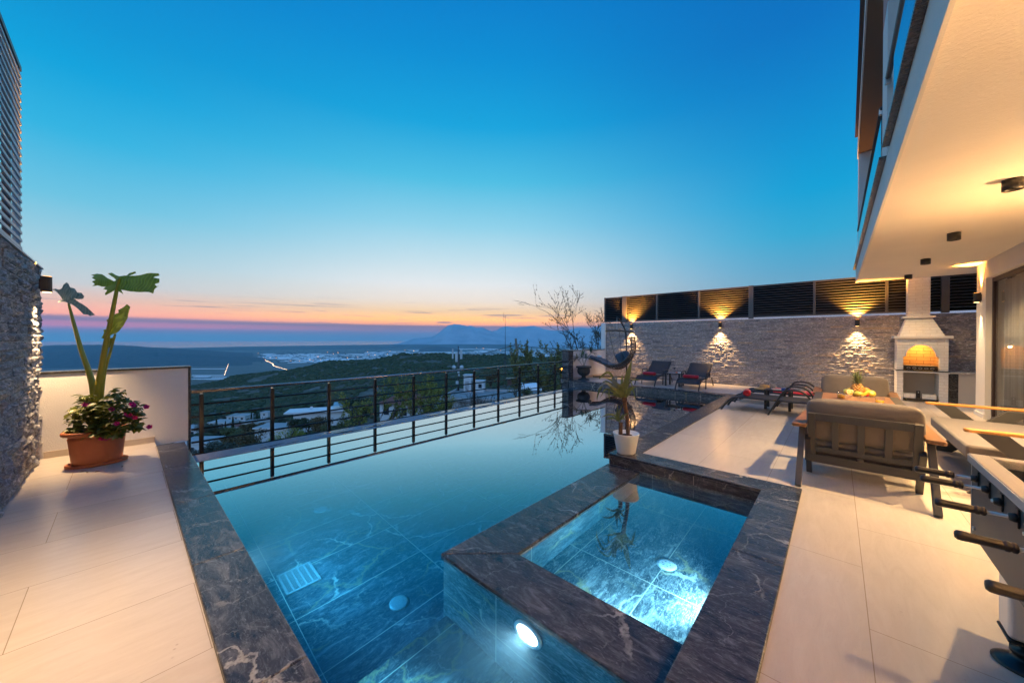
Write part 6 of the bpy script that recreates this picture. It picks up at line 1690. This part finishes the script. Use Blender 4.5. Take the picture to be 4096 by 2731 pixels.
po = bpy.data.objects.new('street_light', pl); COL.objects.link(po); po.parent = sl_; po.location = (0,-.3,hz(1477,d)+.25)

# ---- trees
def crownmat(name, a, b_, c3=None):
    return leafmat(name, a, b_, .6, 2.5, .25)
M_TREE = {'dark': crownmat('dark evergreen leaves', (.010,.022,.010), (.040,.055,.020)), 'brown': crownmat('russet leaves', (.06,.042,.018), (.17,.11,.04)),
          'olive': crownmat('grey olive leaves', (.035,.045,.03), (.085,.095,.065)), 'lime': crownmat('fresh yellow green leaves', (.11,.13,.018), (.30,.30,.045)), 'mid': crownmat('mid green leaves', (.045,.06,.02), (.13,.14,.045))}
def crown_mesh(seed, n=2600, size=.085, lumps=9, flat=.8):
    r = random.Random(seed); b = MB(); L = []
    for k in range(lumps):
        a = r.uniform(0,6.28); q = r.uniform(.15,.7); L.append((V((q*cos(a),q*sin(a),r.uniform(-.45,.55)*flat)), r.uniform(.30,.50)))
    for k in range(n):
        c, rr = r.choice(L); th = math.acos(r.uniform(-1,1)); a = r.uniform(0,6.28); q = rr*(r.random()**.35)
        p = c+V((sin(th)*cos(a)*q, sin(th)*sin(a)*q, cos(th)*q*.85))
        nrm_ = V((r.gauss(0,1),r.gauss(0,1),r.gauss(.4,1))).normalized(); t = nrm_.orthogonal().normalized(); t = Matrix.Rotation(r.uniform(0,6.28),3,nrm_) @ t; u_ = nrm_.cross(t); s = size*r.uniform(.6,1.3)
        b.add([p-t*s, p+u_*s*.45, p+t*s, p-u_*s*.45], [(0,1,2,3)])
    me_o = b.build('crown', M_TREE['dark']); me = me_o.data; bpy.data.objects.remove(me_o); return me
CROWNS = [crown_mesh(1), crown_mesh(2,2400,.08,12), crown_mesh(3,2000,.07,14,1.0), crown_mesh(4,1500,.06,10,1.2)]
tr_ = MB(); tr_.tube([(0,0,-1.6),(.04,.02,-.8),(0,0,0)], [.09,.075,.05], 7)
for k in range(7):
    a = k*.9; tr_.tube([(.02,0,-.8+.09*k),(.3*cos(a),.3*sin(a),-.35+.08*k),(.55*cos(a),.55*sin(a),-.05+.07*k)], [.04,.025,.012], 5)
_t = tr_.build('trunk', mat('tree bark', (.06,.045,.035), .9, var=.3)); TRUNK = _t.data; bpy.data.objects.remove(_t)
nt_ = [0]
def tree(name, label, kind, u, d, vtop, wpx, hpx, cat='tree', group=None, ci=None, sx=1):
    """crown seen wpx x hpx large at column u with its top at vtop"""
    k = nt_[0]; nt_[0] += 1
    rw, rh = wpx*d/FPX/2, hpx*d/FPX/2
    zc = hz(vtop,d)-rh; zg = landn(u,d)
    t = thing(name, label, cat, ground_point(u,d,zc), (k*2.1)%6.28, group)
    c = bpy.data.objects.new('crown', CROWNS[(k if ci is None else ci)%4]); COL.objects.link(c); c.parent = t; c.scale = (rw,rw,rh)
    c.material_slots[0].link = 'OBJECT'; c.material_slots[0].material = M_TREE[kind]
    o = bpy.data.objects.new('trunk', TRUNK); COL.objects.link(o); o.parent = t; o.scale = (rw*.9,rw*.9,max(rh, (zc-zg+.6)/1.6))
    return t
tree('oak_tree', 'dark bushy tree in front of the modern white house', 'dark', 1178, 95, 1664, 95, 75)
tree('oak_tree', 'second dark bushy tree hiding the modern house wall', 'dark', 1235, 92, 1660, 90, 80)
tree('bare_brown_tree', 'brownish budding tree in front of the solar water heater', 'brown', 1275, 80, 1655, 100, 100)
tree('russet_bush', 'wide russet bush behind the railing near its second post', 'brown', 1000, 38, 1712, 150, 110, 'bush')
tree('russet_bush', 'smaller russet bush lower left of the wide one', 'brown', 925, 42, 1738, 110, 80, 'bush')
tree('olive_bush', 'grey green olive bush at the foot of the first railing bays', 'olive', 870, 34, 1756, 130, 90, 'bush')
tree('olive_bush', 'small grey green olive bush at the left railing end', 'olive', 800, 33, 1790, 110, 70, 'bush')
tree('sprouting_bush', 'bright yellow green bush just beyond the ledge', 'lime', 1150, 26, 1712, 120, 110, 'bush', ci=3)
tree('sprouting_bush', 'bright yellow green bush right of the brightest one', 'lime', 1215, 27, 1716, 80, 90, 'bush', ci=3)
tree('sprouting_bush', 'small yellow green bush beside the second post', 'lime', 1095, 25, 1740, 70, 70, 'bush', ci=3)
tree('mid_bush', 'mid green bush below the modern house', 'mid', 1320, 40, 1692, 120, 100, 'bush')
tree('mid_bush', 'mid green bush under the tiled cottage trees', 'mid', 1395, 44, 1660, 110, 110, 'bush')
tree('olive_bush', 'grey green bush left of the leafy tree', 'olive', 1435, 52, 1590, 90, 120, 'bush')
tree('dark_bush', 'dark evergreen bush above the modern house roof', 'dark', 1420, 130, 1580, 120, 70, 'bush')
tree('dark_bush', 'dark evergreen bush on the slope behind the modern house', 'dark', 1345, 160, 1598, 120, 60, 'bush')
tree('mid_bush', 'mid green bush between cottage and antenna mast', 'mid', 1715, 44, 1600, 110, 90, 'bush')
tree('brown_thicket', 'pale brown thicket behind the roof huts', 'brown', 1965, 75, 1474, 95, 70, 'bush', ci=3)
tree('mid_bush', 'dark green bush beside the street lamp', 'mid', 2205, 52, 1480, 110, 120, 'bush', ci=3)
tree('mid_bush', 'dark green bush below the white tunnel', 'mid', 2110, 50, 1545, 70, 50, 'bush')
tree('mid_bush', 'dark green bush directly behind the pier end of the railing', 'mid', 2280, 48, 1500, 100, 110, 'bush', ci=3)
rnd = random.Random(31)
for k in range(84):
    u = rnd.uniform(760,1420); d = rnd.uniform(95,310); w = rnd.uniform(4.5,9)*FPX/d
    z = landn(u,d); tree('village_tree', 'round bushy tree among the village houses in the valley', rnd.choice(('dark','dark','mid','brown','olive')), u, d, 1357+(CAM_H-(z+w*d/FPX*.75))*FPX/d, w, w*.8, group='bushy trees among the village houses')
for k in range(16):
    u = rnd.uniform(1420,2250); d = rnd.uniform(90,240); w = rnd.uniform(4,7)*FPX/d
    z = landn(u,d); tree('slope_tree', 'low bushy tree on the slope behind the masts', rnd.choice(('dark','mid','brown','olive')), u, d, 1357+(CAM_H-(z+w*d/FPX*.7))*FPX/d, w, w*.8, group='low trees behind the masts')
# cypresses
r = random.Random(2); b = MB()
for k in range(1300):
    t = r.random(); a = r.uniform(0,6.28); q = .105*(1-t)**.6*(min(1,t*6))*r.uniform(.5,1.1); p = V((q*cos(a),q*sin(a),t)); s = .03
    d_ = V((cos(a)*.5,sin(a)*.5,1)).normalized(); si = d_.cross(V((0,0,1))).normalized(); b.add([p,p+si*s*.3+d_*s,p+d_*s*2.2,p-si*s*.3+d_*s],[(0,1,2,3)])
_c = b.build('cypress_crown', M_TREE['dark']); CYP = _c.data; bpy.data.objects.remove(_c)
for (u, va, vb, lb) in ((865,1679,1735,'slender dark cypress left of the white bungalow'),(931,1673,1745,'tallest slender cypress in the village'),(1005,1653,1692,'left one of the twin cypresses'),(1027,1649,1690,'right one of the twin cypresses'),(901,1690,1735,'short cypress beside the white bungalow'),(888,1700,1735,'shortest cypress among the village trees'),(1050,1672,1700,'small cypress right of the twin pair')):
    d = 170 if vb > 1725 else 225; h_ = hz(va,d)-hz(vb,d)+2
    t = thing('cypress_tree', lb, 'cypress', ground_point(u,d,hz(vb,d)-2))
    o = bpy.data.objects.new('crown', CYP); COL.objects.link(o); o.parent = t; o.scale = (h_*.75,h_*.75,h_)
    MB().tube([(0,0,-1.5),(0,0,h_*.5)], [.2,.08], 6).build('trunk', MATS['tree bark'], t)
# open spring trees grown branch by branch
def branchy(name, label, base, height, spread, depth, leafm, barkm, leaves, seed, leafsize=.10, lean=(0,0), r0=.10, cat='tree', upb=.35, stems=1, twig=.006):
    r = random.Random(seed); t = thing(name, label, cat, base); wood_ = MB(); lf_ = MB()
    def grow(p, d, L, rad, lev):
        n = 4; pts = [p]; q = p.copy(); dd = d.copy()
        for i in range(n):
            dd = (dd+V((r.gauss(0,.13),r.gauss(0,.13),r.gauss(upb*.12,.1)))).normalized(); q = q+dd*L/n; pts.append(q.copy())
        wood_.tube(pts, [max(twig,rad*(1-.45*i/n)) for i in range(n+1)], 5 if lev < 2 else 4, caps=False)
        if lev >= depth-1:
            for k in range(leaves):
                tt = r.random(); i = min(int(tt*n),n-1); c = pts[i].lerp(pts[i+1], tt*n-i)+V((r.gauss(0,.05),r.gauss(0,.05),r.gauss(0,.05)))*leafsize*8
                nn = V((r.gauss(0,1),r.gauss(0,1),r.gauss(0,1))).normalized(); a = nn.orthogonal().normalized(); u_ = nn.cross(a); s = leafsize*r.uniform(.5,1.2)
                lf_.add([c-a*s,c+u_*s*.5,c+a*s,c-u_*s*.5],[(0,1,2,3)])
        if lev < depth:
            kids = r.choice((3,4)) if lev < 2 else r.choice((2,3,3))
            for k in range(kids):
                tt = r.uniform(.35,1); i = min(int(tt*n),n-1); c = pts[i].lerp(pts[i+1], tt*n-i); a = r.uniform(0,6.28)
                o = dd.orthogonal().normalized(); o = Matrix.Rotation(a,3,dd) @ o
                nd = (dd*r.uniform(.6,1)+o*spread*r.uniform(.6,1.1)+V((0,0,upb))).normalized()
                grow(c, nd, L*r.uniform(.55,.78), rad*.55, lev+1)
    for s_ in range(stems):
        grow(V((0,0,0)), V((lean[0]+r.gauss(0,.15)*(stems > 1),lean[1]+r.gauss(0,.15)*(stems > 1),1)).normalized(), height*.42, r0, 0)
    wood_.build('trunk', barkm, t); 
    if lf_.v: lf_.build('crown', leafm, t)
    return t
BK = MATS['tree bark']; M_BUD = leafmat('spring buds', (.12,.12,.03), (.26,.23,.07), .6, 3, .3)
M_LIMEL = leafmat('young leaves', (.14,.15,.025), (.32,.30,.06), .55, 3, .35)
def bt_(u, d, sink=0): return ground_point(u, d, landn(u,d)-sink)
def tall(u, d, vtop): return hz(vtop,d)-landn(u,d)
for lb, u, d, vt, sp_, m_, sd_, lv_, ls_ in (
  ('open tree with young yellow green leaves in front of the cottage',1535,38,1462,.72,M_LIMEL,3,7,.13),
  ('open tree with young leaves between cottage and antenna mast',1735,40,1490,.70,M_LIMEL,14,7,.13),
  ('slender leafy tree left of the tiled cottage',1462,42,1530,.62,M_LIMEL,22,7,.13),
  ('leafy tree overlapping the right end of the tiled cottage',1655,34,1520,.70,M_LIMEL,24,7,.12),
  ('low leafy tree left of the flat roofed concrete building',1790,33,1545,.66,M_LIMEL,28,6,.11),
  ('thin sprouting tree behind the right railing bays',2115,36,1395,.45,M_BUD,33,8,.12),
  ('thin sprouting tree beside the street lamp',2180,35,1400,.45,M_BUD,41,8,.12),
  ('thin sprouting tree next to the pier of the parapet',2235,34,1385,.45,M_BUD,43,8,.12),
  ('sprouting thicket above the white barrel roofed tunnel',2150,44,1450,.6,M_BUD,47,8,.13)):
    branchy('leafy_tree', lb, bt_(u,d), tall(u,d,vt)*1.08, sp_, 5, m_, BK, lv_, sd_, ls_, upb=.34, r0=.12, twig=.011)
branchy('bare_shrub', 'bare reddish shrub in front of the concrete building', bt_(1905,28), tall(1905,28,1535), .75, 5, M_BUD, BK, 0, 51, .05, upb=.25, r0=.05, cat='shrub', stems=4, twig=.010)
branchy('bare_shrub', 'bare reddish shrub left of the utility pole', bt_(2010,28), tall(2010,28,1540), .75, 5, M_BUD, BK, 0, 55, .05, upb=.25, r0=.05, cat='shrub', stems=4, twig=.010)
# budding tree over the parapet
branchy('budding_tree', 'nearly bare budding tree leaning out behind the far parapet', ground_point(2440,20,-2.6), 7.6, .62, 5, leafmat('dark buds', (.045,.04,.02), (.10,.085,.03), .7, 3, .1), BK, 6, 73, .042, lean=(-.30,-.16), r0=.07, upb=.22, stems=2, twig=.0055)
